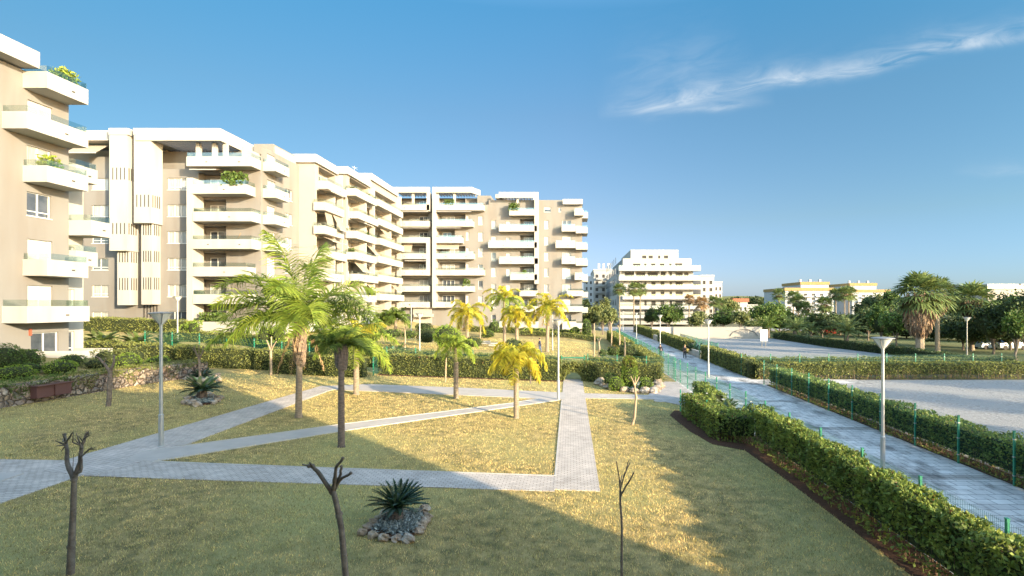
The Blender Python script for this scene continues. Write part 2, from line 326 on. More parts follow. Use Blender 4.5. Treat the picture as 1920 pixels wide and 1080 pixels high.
M['leaf_ball'] = mat('topiary_leaves', (.22, .31, .04), (.15, .23, .03), 2, island=.8, trans=.3, **L_)
M['leaf_dark'] = mat('dark_tree_leaves', (.075, .105, .03), (.042, .066, .023), .5, island=.9, trans=.25, **L_)
M['leaf_mid'] = mat('green_tree_leaves', (.12, .18, .035), (.07, .12, .026), .5, island=.9, trans=.3, **L_)
M['leaf_lite'] = mat('olive_tree_leaves', (.20, .22, .075), (.13, .155, .05), .5, island=.9, trans=.3, **L_)
M['leaf_red'] = mat('reddish_leaves', (.26, .10, .05), (.14, .15, .03), 3.0, island=.8, trans=.3, **L_)
M['frond_g'] = mat('green_frond', (.16, .215, .035), (.10, .16, .03), 1.2, island=.8, trans=.4, **L_)
M['frond_l'] = mat('bright_green_frond', (.30, .36, .05), (.20, .28, .04), 1.2, island=.7, trans=.4, **L_)
M['frond_y'] = mat('yellow_frond', (.52, .45, .045), (.36, .38, .045), 1.0, island=.6, trans=.45, c3=(.52, .42, .04), s3=.6, **L_)
M['frond_b'] = mat('dry_frond', (.40, .27, .13), (.27, .17, .08), 1.0, island=.6, trans=.3, **L_)
M['fan'] = mat('fan_leaf', (.17, .21, .065), (.11, .155, .05), 1.0, island=.8, trans=.3, **L_)
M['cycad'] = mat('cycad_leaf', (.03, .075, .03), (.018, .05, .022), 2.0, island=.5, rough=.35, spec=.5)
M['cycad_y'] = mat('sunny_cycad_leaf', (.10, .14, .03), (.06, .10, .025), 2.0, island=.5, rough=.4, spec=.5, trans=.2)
M['silver'] = mat('silver_ground_cover', (.34, .38, .36), (.22, .26, .24), 4.0, island=.9, rough=.8)
M['trunk'] = mat('palm_trunk', (.33, .27, .20), (.20, .155, .11), 5, .95, .03, 14, stretch=(1, 1, 5))
M['trunk_d'] = mat('dark_palm_trunk', (.19, .15, .125), (.11, .088, .075), 5, .95, .03, 14, stretch=(1, 1, 4))
M['boot'] = mat('old_leaf_base', (.36, .26, .17), (.14, .105, .085), 6, .95, .04, 12)
M['bark'] = mat('grey_bark', (.24, .195, .155), (.13, .10, .08), 8, .95, .012, 30)
M['bark_p'] = mat('pale_bark', (.42, .32, .21), (.28, .21, .14), 8, .95, .01, 30)
M['green'] = mat('fence_green', (.02, .20, .12), rough=.45, spec=.5)
M['greenm'] = mat('fence_green_wire', (.02, .10, .07), rough=.5)
M['steel'] = mat('galvanised_steel', (.46, .47, .46), (.38, .39, .38), 2, .42, metal=.45)
M['lampw'] = mat('lamp_diffuser', (.62, .62, .58), rough=.35)
M['lampd'] = mat('lamp_frame', (.30, .29, .27), rough=.4, metal=.4)
# ------------------------------------------------------------------ ground, paths, yards
def struct(name, mb, m, **k): return tag(mb.build(name, m, **k), kind='structure')
g = MB(); g.box(-900, -400, -1.2, 900, 2600, -.03); struct('ground', g, M['ground'])
def grid(name, xs, ys, zf, m, skirt=0):
    xs = np.asarray(xs, float); ys = np.asarray(ys, float); X, Y = np.meshgrid(xs, ys); Z = zf(X, Y)
    nx, ny = len(xs), len(ys); V = np.stack([X, Y, Z], -1).reshape(-1, 3)
    F = [(j*nx+i, j*nx+i+1, (j+1)*nx+i+1, (j+1)*nx+i) for j in range(ny-1) for i in range(nx-1)]
    b = MB(); b.add(V, F)
    if skirt:
        e = [(i) for i in range(nx)] + [j*nx+nx-1 for j in range(1, ny)]
        low = V[e].copy(); low[:, 2] -= skirt; n = len(e)
        b.add(np.concatenate([V[e], low]), [(k, k+1, n+k+1, n+k) for k in range(n-1)])
    return struct(name, b, m, smooth=True)
xs = np.concatenate([np.arange(-90, -34, 2), np.arange(-34, -24, .4), np.arange(-24, 8.5, 1.0), [8.55]])
grid('lawn', xs, np.arange(-1, 128, 1.0), zg, M['grass'], .4)
def strip(name, P, m, dz=.02, thick=.05):           # paving sheet that follows the garden slope
    b = MB()
    n = len(P); z = [float(zg(p[0], p[1]))+dz for p in P]
    b.prism(P, [a-thick for a in z], z)
    return struct(name, b, m)
def px_poly(pts, Ymax=39.9): return [G(*p)[:2] for p in pts]
PATHS = {}
def paved(name, pts, m, dz, world=False):
    P = pts if world else px_poly(pts); PATHS.setdefault('all', []).append(P); return strip(name, P, m, dz)
paved('paved_path', [(-260, 1035), (-260, 858), (125, 864), (240, 863), (1040, 893), (1040, 922), (150, 893)], M['paver'], .020)
paved('paved_path', [(-.56, 16.15), (.93, 16.15), (.93, 40.6), (-.56, 40.6)], M['paver'], .024, True)
paved('paved_path', [(80, 885), (128, 862), (603, 724), (634, 727), (250, 872), (170, 893)], M['paver2'], .028)
paved('concrete_path', [(235, 864), (265, 849), (640, 797), (960, 757), (1045, 742), (1051, 750), (640, 809), (284, 866)], M['conc'], .032)
paved('paved_path', [(600, 725), (690, 721), (850, 727), (1060, 737), (1060, 750), (850, 741), (620, 731)], M['conc'], .036)
paved('paved_path', [(1090, 738), (1165, 740), (1290, 743), (1290, 751), (1165, 748), (1095, 747)], M['paver2'], .030)
paved('paved_path', [(7.25, 41.2), (8.5, 41.2), (8.5, 31.2), (6.8, 31.2), (4.9, 33.4)], M['paver2'], .040, True)
paved('concrete_slab', [(0, 905), (-40, 925), (-40, 888), (45, 889)], M['conc'], .044)
def edging(pts, wd=.055, h=.035):
    b = MB(); Q = [G(*p)[:2] for p in pts]
    for (x0, y0), (x1, y1) in zip(Q[:-1], Q[1:]):
        L = math.hypot(x1-x0, y1-y0); nx, ny = -(y1-y0)/L*wd/2, (x1-x0)/L*wd/2
        P = [(x0+nx, y0+ny), (x0-nx, y0-ny), (x1-nx, y1-ny), (x1+nx, y1+ny)]
        z = [float(zg(*p)) for p in P]; b.prism(P, [a-.05 for a in z], [a+h for a in z])
    return struct('kerb', b, M['kerb'])
edging([(285, 867), (1040, 893)]); edging([(1041, 893), (1053, 752)]); edging([(284, 867), (640, 809), (1045, 751)]); edging([(266, 848), (640, 796), (960, 756), (1040, 742)], .07)
edging([(300, 838), (634, 727.5)], .07)
# terrain follows: everything right of the garden is flat
def sheet(name, P, z, m, th=.03):
    b = MB(); b.prism(P, z-th, z); return struct(name, b, m)
sheet('promenade', [(8.55, -1), (15.3, -1), (15.3, 39.9), (24, 40.1), (24, 43.2), (15.3, 43.2), (15.3, 128), (8.55, 128)], .02, M['prom'])
sheet('gravel_yard', [(16.0, -1), (75, -1), (75, 42.8), (24, 42.8), (24, 40.3), (16.0, 40.3)], .03, M['gravel'])
sheet('gravel_yard', [(16.0, 49), (39.5, 49), (40.5, 64), (38.5, 78), (38.5, 97), (16.0, 97)], .03, M['gravel'])
sheet('park_lawn', [(40, 50), (160, 50), (160, 140), (39.2, 140), (39.2, 78), (41, 64)], .012, M['parkgrass'])
sheet('hedge_bed', [(15.3, 4), (16.1, 4), (16.1, 40), (15.3, 40)], .055, M['soil'])
sheet('forecourt', [(8, 128), (60, 128), (60, 152), (8, 152)], .02, M['conc'])
# dark soil bed along the near hedge
soil = [(6.0, 29.6), (5.45, 28.2), (5.75, 24.6), (6.2, 22.4), (7.35, 21.6), (7.55, 18.4), (7.7, 13), (7.75, 6), (8.75, 6), (8.75, 22.6), (8.75, 29.6)]
paved('flower_bed', soil, M['soil'], .018, True)
soil2 = [(-14.8, 39.0), (-.6, 39.15), (-.6, 40.6), (-14.8, 40.6)]; paved('flower_bed', soil2, M['soil'], .012, True)
# hills far away
b = MB(); n = 60; A = np.linspace(-900, 900, n); Hh = 13 + 5*np.sin(A/90) + 3*np.sin(A/37+1) + np.where(A > 100, 2, 0)
V = np.concatenate([np.stack([A, A*0+620, A*0-1], 1), np.stack([A, A*0+700, Hh], 1), np.stack([A, A*0+900, Hh*.5], 1)])
b.add(V, [(k*n+i, k*n+i+1, (k+1)*n+i+1, (k+1)*n+i) for k in range(2) for i in range(n-1)]); struct('hills', b, MATS['park_grass'], smooth=True)

# real grass blades on the lawn
def inside(P, X, Y):
    c_ = np.zeros(len(X), bool); n = len(P)
    for i in range(n):
        x0, y0 = P[i]; x1, y1 = P[(i+1) % n]
        k = ((y0 > Y) != (y1 > Y)); k &= X < (x1-x0)*(Y-y0)/((y1-y0) if y1 != y0 else 1e-9) + x0
        c_ ^= k
    return c_
def grass():
    VS = []
    for (y0, y1, den, wd, ht) in ((9.3, 14, 900, .012, .062), (14, 19, 620, .015, .062), (19, 26, 360, .017, .055), (26, 33, 210, .023, .06), (33, 39.8, 140, .03, .065), (44, 76, 30, .06, .08)):
        xa, xb = ((-30 if y1 < 44 else -26), 8.3)
        n = int(den*(y1-y0)*(xb-xa)); X = RNG.uniform(xa, xb, n); Y = RNG.uniform(y0, y1, n)
        k = (X > wall_x(Y)+.1) | (Y > 40)
        k &= (X > -1.14*Y - 1) & (X < .9*Y + 1)
        pat = np.sin(X*4.1+np.sin(Y*3.7)*2)*np.sin(Y*4.6+np.sin(X*3.3)*2)
        k &= (RNG.uniform(0, 1, n) < .8 + .25*pat)
        for P in PATHS['all']: k &= ~inside(P, X, Y)
        X, Y = X[k], Y[k]; n = len(X); Z = zg(X, Y)
        a = RNG.uniform(0, 6.283, n); h = ht*RNG.uniform(.5, 1.25, n); tl = RNG.uniform(.2, 1.35, n)
        dx, dy = np.cos(a)*wd/2, np.sin(a)*wd/2; b_ = RNG.uniform(0, 6.283, n)
        P0 = np.stack([X-dx, Y-dy, Z-.005], 1); P1 = np.stack([X+dx, Y+dy, Z-.005], 1)
        P2 = np.stack([X+np.cos(b_)*h*np.sin(tl), Y+np.sin(b_)*h*np.sin(tl), Z+h*np.cos(tl)+.01], 1)
        VS.append(np.stack([P0, P1, P2], 1).reshape(-1, 3))
    V = np.concatenate(VS); m = MB(); m.add(V, np.arange(len(V)).reshape(-1, 3)); return tag(m.build('grass', M['blade']), kind='stuff', label='short dry yellow-green grass covering the sloping lawn', cat='grass')
grass()

# ------------------------------------------------------------------ buildings
class Fr:
    def __init__(s, k, p): s.k = k; s.p = p
    def pt(s, a, d, z): return (a, s.p-d, z) if s.k == 'F' else (s.p+d, a, z)
    def box(s, mb, a0, a1, d0, d1, z0, z1, m=0):
        p, q = s.pt(a0, d0, z0), s.pt(a1, d1, z1); mb.box(*p, *q, m)
    def quad(s, mb, pts, m=0): mb.add([s.pt(*p) for p in pts], [(0, 1, 2, 3)], m)
def facade(mb, fr, a0, a1, z0, z1, ops, m=0):
    """wall sheet with real openings, reveals and loggia interiors"""
    A = sorted({a0, a1} | {x for o in ops for x in o[:2] if a0 < x < a1}); Z = sorted({z0, z1} | {x for o in ops for x in o[2:4] if z0 < x < z1})
    for i in range(len(A)-1):
        for j in range(len(Z)-1):
            ca, cz = (A[i]+A[i+1])/2, (Z[j]+Z[j+1])/2
            if any(o[0] < ca < o[1] and o[2] < cz < o[3] for o in ops): continue
            fr.quad(mb, [(A[i], 0, Z[j]), (A[i+1], 0, Z[j]), (A[i+1], 0, Z[j+1]), (A[i], 0, Z[j+1])], m)
    for o in ops:
        p, q, u, v = o[:4]; D = -(1.15 if o[4] in 'l' else .22)
        fr.quad(mb, [(p, 0, u), (p, D, u), (p, D, v), (p, 0, v)], m); fr.quad(mb, [(q, 0, u), (q, D, u), (q, D, v), (q, 0, v)], m)
        fr.quad(mb, [(p, 0, u), (q, 0, u), (q, D, u), (p, D, u)], m); fr.quad(mb, [(p, 0, v), (q, 0, v), (q, D, v), (p, D, v)], m)
        fr.quad(mb, [(p, D, u), (q, D, u), (q, D, v), (p, D, v)], m)
def window(B, fr, a0, a1, z0, z1, kind='w', d=-.20):
    """white frame, mullions and a glazed pane (or roller shutter) as sub-part"""
    f = MB(); t = .055; fr.box(f, a0, a1, d, d+.07, z0, z0+t); fr.box(f, a0, a1, d, d+.07, z1-t, z1)
    fr.box(f, a0, a0+t, d, d+.07, z0+t, z1-t); fr.box(f, a1-t, a1, d, d+.07, z0+t, z1-t)
    n = max(1, round((a1-a0)/.85))
    for i in range(1, n):
        a = a0+(a1-a0)*i/n; fr.box(f, a-.035, a+.035, d, d+.07, z0+t, z1-t)
    if kind == 'w' and z1-z0 < 1.9 and z1-z0 > 1.15: fr.box(f, a0+t, a1-t, d+.002, d+.06, z0+.30, z0+.36)
    sh = 0 if kind in 'wdc' else (1 if kind == 's' else .45)
    if d < -.1 and kind != 'd': fr.box(f, a0-.04, a1+.04, d, .05, z0-.05, z0)
    if sh: zz = z1-t-(z1-z0-2*t)*sh; fr.box(f, a0+t, a1-t, d+.03, d+.05, zz, z1-t, 1)
    o = f.build('window', [M['sill'], M['shut']], B)
    if sh < 1:
        g = MB(); fr.box(g, a0+t, a1-t, d+.01, d+.022, z0+t, z1-t); g.build('pane', M['curt'] if kind == 'c' or random.random() < .35 and kind != 'd' else M['pane'], o)
    return o
def openings(B, fr, ops):
    for o in ops:
        a0, a1, z0, z1, k = o[:5]
        if k == 'l':
            w_ = min(2.3, (a1-a0)*.55); s = a0+.35 if len(o) < 6 else o[5]
            window(B, fr, s, s+w_, z0+.02, z0+2.05, 'd' if random.random() < .6 else 'c', -1.135)
        elif k == 'L': pass
        else: window(B, fr, a0, a1, z0, z1, k)
def balcony(B, fr, a0, a1, d, zt, glass=True, band=1.05, ends=(1, 1), gl=.40, d0=0, chamf=0):
    b = MB(); t = .13; z0 = zt-band
    fr.box(b, a0, a1, d0, d-t, z0, z0+.2); fr.box(b, a0, a1, d-t, d, z0, zt)
    if ends[0]: fr.box(b, a0, a0+t, d0, d-t, z0+.2, zt)
    if ends[1]: fr.box(b, a1-t, a1, d0, d-t, z0+.2, zt)
    n = max(1, int((a1-a0)/3.3))
    for i in range(n):
        a = a0+(a1-a0)*(i+.62)/n; fr.box(b, a-.10, a+.10, d, d+.03, z0+.42, z0+.50, 1)
    o = b.build('balcony', [M['white'], M['dark']], B)
    if glass:
        g_ = MB(); fr.box(g_, a0+.06, a1-.06, d-.075, d-.06, zt, zt+gl)
        if ends[0]: fr.box(g_, a0+.06, a0+.075, d0, d-.08, zt, zt+gl)
        if ends[1]: fr.box(g_, a1-.075, a1-.06, d0, d-.08, zt, zt+gl)
        g_.build('glass_railing', M['glass'], o)
    return o
def awning(B, fr, a0, a1, d0, d1, z1, z0, name='awning'):
    b = MB(); P = [fr.pt(a0, d0, z1), fr.pt(a1, d0, z1), fr.pt(a1, d1, z0), fr.pt(a0, d1, z0)]
    Q = [(p[0], p[1], p[2]-.03) for p in P]; b.add(P+Q, [(0,1,2,3),(7,6,5,4),(0,1,5,4),(1,2,6,5),(2,3,7,6),(3,0,4,7)])
    fr.box(b, a0, a1, d1-.03, d1+.03, z0-.1, z0, 1)
    return b.build(name, [M['awn'], M['white']], B)
def pot_plants(B, pts, m='leaf_mid'):
    for (x, y, z, r) in pts:
        b = MB(); C = np.clip(RNG.normal(size=(240, 3)), -1.4, 1.4)*np.array([r*.4, r*.4, r*.45])+np.array([x, y, z+r*.5]); b.leaves(C, r*.36, asp=.5); b.lathe([(.12, -.3), (.17, .02)], (x, y, z), 8, 1)
        b.build('balcony_plant', [M[m], M['frond_b']], B)

def ZB(y, Y): return PZ(y, Y)
# ---- A. the near left block
def left_block():
    B = thing('apartment_building', 'nearest white and beige apartment block at the left edge with stacked angular balconies', 'building', (-42, 34, 2.2))
    X0 = -35.0; S = Fr('S', X0); Y1 = 35.7; zt = [3.2+3.0*n for n in range(7)]
    wall = MB(); ops = []
    for n in range(7):
        fl = zt[n]-.85
        if n == 0: ops.append((33.2, 35.0, fl-.05, fl+2.1, 'd'))
        elif n in (3, 4): ops.append((32.95, 34.5, fl+.7, fl+2.25, 'w'))
        elif n in (1, 2, 5): ops.append((33.0, 34.6, fl+.1, fl+2.2, 's'))
        if n < 6: ops.append((28.4, 30.0, fl+.7, fl+2.2, 'w'))
    ops = [o for o in ops]
    facade(wall, S, 20, Y1, 1.2, 21.3, ops); F2 = Fr('F', 20); facade(wall, F2, -60, X0, 1.2, 21.3, [])
    wall.box(-60, 20.1, 21.25, X0+.001, Y1-.001, 21.3)
    wall.add([(-60, Y1, 1.2), (X0, Y1, 1.2), (X0, Y1, 21.3), (-60, Y1, 21.3)], [(0, 1, 2, 3)])
    # recessed rear wing behind the corner
    S2 = Fr('S', -35.45); ops2 = [(36.0, 36.6, 3.2+3*n-.3, 3.2+3*n+1.2, 'w') for n in (0, 1, 2)]; Z4 = 16.4
    facade(wall, S2, Y1, 37.25, 1.5, Z4, ops2, 1); wall.box(-60, Y1+.01, Z4-.05, -35.46, 37.25, Z4)
    wall.add([(-60, 37.25, 1.5), (-35.45, 37.25, 1.5), (-35.45, 37.25, Z4), (-60, 37.25, Z4)], [(0, 1, 2, 3)])
    wall.build('wall', [M['beige'], M['white']], B); openings(B, S, ops); openings(B, S2, ops2)
    balcony(B, S, 32.7, 35.5, 1.55, zt[6]); balcony(B, S, 31.5, 35.5, 1.55, zt[5]); balcony(B, S, 32.7, 35.5, 1.55, zt[4])
    balcony(B, S, 32.7, 35.5, 1.55, zt[2]); balcony(B, S, 31.5, 35.6, 1.55, zt[1])
    for n in (4, 5, 6): balcony(B, S, 25.5, 29.6, 1.55, zt[n])
    balcony(B, S, 35.72, 37.3, 1.55, zt[3], d0=-1.5); 
    for n in (2, 4): balcony(B, S2, 35.75, 37.4, .9, zt[n]+.9)
    # ground terrace with garden furniture parapet
    t = MB(); P = [(-35, 33.2), (-32.4, 33.9), (-32.2, 36.0), (-35, 36.0)]; Q = [(-34.9, 33.4), (-32.6, 34.0), (-32.4, 35.9), (-34.9, 35.9)]
    t.prism(P, 2.2, 2.42)
    for i in (0, 1, 2):
        t.prism([P[i], P[i+1], Q[i+1], Q[i]], 2.42, 3.25)
    t.build('terrace', M['white'], B)
    r = MB(); r.box(-60, 20, 21.4, -34.0, 32.8, 22.45); r.build('roof', M['white'], B)
    p = MB(); p.box(-60, 21, 21.3, -36.5, 32, 21.4); p.build('roof_base', M['dark'], B)
    pot_plants(B, [(-34.2, 33.6, zt[4]-.1, .8), (-34.0, 34.2, zt[6]+.1, .7), (-34.1, 34.8, zt[6]+.1, .7)], 'frond_l')
    e = MB(); e.box(-34.99, 33.05, 4.3, -34.9, 33.18, 4.75); e.build('meter_box', mat('red_box', (.35, .10, .06), rough=.6), B)
left_block()

# ---- B. middle block with the receding wing
def mid_block():
    B = thing('apartment_building', 'long middle apartment block with white stair towers, roof pergola and receding wing of balconies', 'building', (-42, 60, 2.6))
    Y0 = 57.5; F = Fr('F', Y0); x = lambda p: PX(p, Y0); zt = [4.5+3.0*n for n in range(7)]
    wall = MB(); ops = []
    for n in range(7):
        fl = zt[n]-.85
        if n < 6: ops.append((x(314), x(350), fl+.6, fl+1.95, 'w' if n in (5, 2, 0) else 'c'))
        if n < 6: ops.append((x(172), x(203), fl+.6, fl+1.9, ['c', 'w', 'w', 'w', 'c', 's'][n]))
        if n < 6: ops.append((x(372), x(424), fl+.02, fl+2.55, 'l', x(382)))
    facade(wall, F, x(140), x(489), 2.0, 21.6, ops)
    S0 = Fr('S', x(489)); sops = []
    for n in range(7):
        fl = zt[n]-.85; sops.append((58.7, 60.3, fl+.05, fl+2.1, random.choice('wcs')))
        if n < 6: sops.append((62.4, 64.0, fl+.6, fl+1.95, 'w'))
    facade(wall, S0, Y0, 65.6, 2.2, 24.2, sops)
    wall.box(-62, Y0+2, 21.6, -37.5, 70, 24.2)                    # set-back penthouse
    wall.box(-37.5, 60.6, 24.2, -35.2, 65.5, 25.4)
    # wing masses stepping out
    segs = [(65.6, 72.5, -32.8, 25.6), (72.5, 81.5, -31.75, 25.9), (81.5, 94.6, -31.9, 27.3)]
    wops = []
    for k, (ya, yb, X, zr) in enumerate(segs):
        S = Fr('S', X); wb = []
        prev = [x(489), -32.8, -33.2][k]
        for n in range(7):
            fl = zt[n]-.85 + .35*k; 
            m_ = (ya+yb)/2
            if n == 6: wb.append((ya+1.0, yb-1.2, fl+.02, fl+2.7, 'l', ya+1.6)); continue
            wb.append((ya+.55, m_-.2, fl+.02, fl+2.6, 'l', ya+1.2)); wb.append((m_+.2, yb-.4, fl+.02, fl+2.6, 'l', m_+.9))
        facade(wall, S, ya, yb, 2.0, zr-1.0, wb, 1); wops.append((S, wb))
        if prev < X or k == 2: facade(wall, Fr('F', ya), min(prev, X)-.3, X, 2.0, zr-1.0, [], 1)
        wall.box(-45, ya+.01, zr-1.1, X-.01, yb, zr-1.02, 1)
    wall.build('wall', [M['beige'], M['cream']], B)
    openings(B, F, ops); openings(B, S0, sops)
    for S, wb in wops: openings(B, S, wb)
    # front balconies
    FF = Fr('F', 57.5); L = lambda p: PX(p, 55.8)
    spans = [(362, 635), (362, 468), (354, 462), (354, 500), (362, 497), (354, 461), (350, 472)]
    for n, (a, b_) in enumerate(spans):
        if n == 0: balcony(B, FF, L(362), L(560), 1.75, zt[0], band=1.35); continue
        if n in (3, 4): balcony(B, FF, L(a), L(472), 1.75, zt[n])
        else: balcony(B, FF, L(a), L(b_), 1.75, zt[n], gl=.45)
        if n not in (2, 0):
            balcony(B, S0, 57.8, 60.6, 1.5, zt[n], d0=.02)
    balcony(B, S0, 55.9, 65.4, 4.2, zt[0], d0=.02, band=1.3)
    # white frame running down the left side of the balconies
    c_ = MB(); c_.box(L(350), 55.78, 2.3, L(361), 57.5, 20.2); c_.build('column', M['white'], B)
    # roof frame, pergola and posts
    r = MB(); xa, xb = -47.4, -38.2; zr0, zr1 = 24.25, 25.6
    r.box(xa, 55.8, zr0, xb, 56.1, zr1); r.box(xb-.3, 56.1, zr0, xb, 60.4, zr1); r.box(xa, 56.1, zr0, xa+.3, 60.4, zr1)
    r.box(-62, 60.4, zr0, -38.25, 66, zr1); r.box(-38.25, 60.9, 23.9, -35.1, 65.5, 25.2)
    r.box(x(489)-2.4, 57.9, 21.0, x(489)-2.1, 60.8, 24.2); r.build('roof', M['white'], B)
    s = MB()
    for i in range(17): a = xa+.55+i*.53; s.box(a, 56.1, zr0+.15, a+.09, 60.4, zr0+.85)
    s.build('pergola', M['slat'], B)
    for a in (-41.6, -39.8, -38.6):
        p = MB(); p.box(a, 56.8, 21.5, a+.42, 57.2, zr0+.15); p.build('post', M['white'], B)
    for k, (ya, yb, X, zr) in enumerate(segs):
        r = MB(); r.box(X-5.2, ya-.35, zr-1.05, X+.35, ya, zr); r.box(X+.05, ya, zr-1.05, X+.35, yb-.9, zr); r.box(X-5.2, ya, zr-.3, X+.05, yb, zr-.1); r.build('roof', M['white'], B)
        S = Fr('S', X); m_ = (ya+yb)/2
        for n in range(0, 7):
            z = zt[n]+.35*k
            if n == 0: balcony(B, S, ya+.1, yb-.5, 1.2, z, band=1.3); continue
            if (n+k) % 3: balcony(B, S, ya-.3, yb-1.6, 1.45, z)
            else: balcony(B, S, ya+.9, yb-.3, 1.25, z)
        p = MB(); p.box(X, m_-.18, 2.4, X+1.0, m_+.18, zt[6]+.35*k-1.05); p.build('column', M['white'], B)
        p = MB(); p.box(X, yb-.75, 2.4, X+.8, yb-.5, zr-1.05); p.build('column', M['white'], B)
    S = Fr('S', -32.8); 
    awning(B, S, 66.2, 68.1, 1.0, 1.35, zt[5]-1.1, zt[4]+.3, 'sun_blind'); awning(B, S, 68.2, 70.3, 1.1, 2.1, zt[5]-1.1, zt[4]-.1); awning(B, S, 66.5, 70.5, .2, 1.9, zt[3]+1.95, zt[3]+1.2)
    awning(B, S, 66.3, 70, .2, 1.75, zt[6]-1.1, zt[6]-1.35); S = Fr('S', -31.75)
    for n, a, b_ in ((5, 74.5, 78), (4, 78.6, 80.5), (2, 78.6, 80.5), (3, 74, 77)): awning(B, S, a, b_, .3, 1.7, zt[n]+.35-1.1, zt[n]-1.1+.35-(.4 if n > 3 and a < 78 else 1.5))
    S = Fr('S', -31.9); awning(B, S, 84, 86.5, .5, 1.8, zt[5]-.4, zt[5]-1.9); awning(B, S, 89, 91.5, .5, 1.8, zt[2]-.4, zt[2]-1.7)
    awning(B, FF, L(355), L(405), .3, 1.7, zt[6]-1.1, zt[6]-1.35)
    # stair towers with louvre strips
    def tower(name, a, b_, top, steps):
        t = MB(); lz = []
        for (p, q, y0, y1, yf) in steps: t.box(PX(p, yf), yf, PZ(y1, yf), PX(q, yf), 57.5, PZ(y0, yf))
        o = t.build(name, M['white'], B); return o
    tower('stair_tower', 0, 0, 0, [(205, 238, 240, 470, 55.9), (220, 243, 470, 572, 56.4)])
    tower('stair_tower', 0, 0, 0, [(251, 283, 240, 418, 55.9), (265, 286, 418, 571, 56.4)])
    for (p, q, y0, y1, yf) in ((208, 237, 314, 337, 55.9), (208, 237, 418, 439, 55.9), (253, 282, 365, 388, 55.9), (222, 242, 472, 492, 56.4), (222, 242, 521, 544, 56.4), (267, 285, 420, 441, 56.4), (267, 285, 470, 491, 56.4), (267, 285, 520, 543, 56.4), (267, 297, 572, 595, 57.45)):
        t = MB(); za, zb = PZ(y1, yf), PZ(y0, yf); xa_, xb_ = PX(p, yf), PX(q, yf); n = max(4, int((xb_-xa_)/.34))
        for i in range(n):
            a = xa_+(xb_-xa_)*(i+.5)/n; t.box(a-.05, yf-.012, za, a+.05, yf+.2, zb)
        if yf < 57: 
            for i in range(4): t.box(xb_-.2, yf+.2+i*.3, za, PX({208:238,253:283,222:243,267:286}[p], yf)+.012, yf+.32+i*.3, zb)
        t.build('louvre', M['dark'], B)
    for (p, q) in ((205, 241), (251, 286)):
        t = MB(); t.box(PX(p, 55.9)-.05, 55.85, 24.9, PX(q, 55.9), 60, 25.62); t.build('roof', M['white'], B)
    t = MB(); t.box(-62, 56.5, 24.5, PX(206, 56.5), 60, 25.6); t.build('roof', M['white'], B)
    t = MB(); t.box(PX(165, 57.5), 57.6, 21.6, PX(205, 57.5), 57.7, 23.0); t.build('penthouse_wall', M['beige'], B)
    awning(B, F, PX(148, 57.5), PX(204, 57.5), .1, 1.6, 24.2, 23.0)
    t = MB()
    for i in range(7): a = x(170)+i*1.1; t.box(a, Y0-.05, 2.6, a+.12, Y0+.05, 4.6)
    t.build('vertical_ribs', M['cream'], B)
    t = MB(); t.tube([(-35.5, 84, 26.9), (-35.5, 84, 29.2)], .03, 5); t.tube([(-35.9, 84, 28.9), (-35.0, 84, 28.9)], .02, 5); t.tube([(-35.9, 84, 29.15), (-35.0, 84, 28.6)], .02, 5); t.build('aerial', M['sill'], B)
    P = []
    for n, a in ((5, L(445)), (5, L(428)), (0, L(380)), (0, L(395)), (0, L(410))): P.append((a, 56.2, zt[n]+.05, 1.1 if n else .8))
    P += [(-31.9, y_, zt[n_]+.05, .9) for y_, n_ in ((75, 6), (77, 6), (79.5, 6), (74, 3), (79, 4), (78, 0))]
    pot_plants(B, P)
    # sun lounger seen on the fourth floor balcony
    t = MB(); fx = L(440); t.tube([(fx-.6, 56.3, zt[3]), (fx, 56.3, zt[3]+.1), (fx+.35, 56.3, zt[3]+.75)], .06, 6); t.tube([(fx-.7, 56.3, zt[3]-.1), (fx-.5, 56.3, zt[3]+.35)], .03, 5); t.build('deck_chair', M['boot'], B)
mid_block()

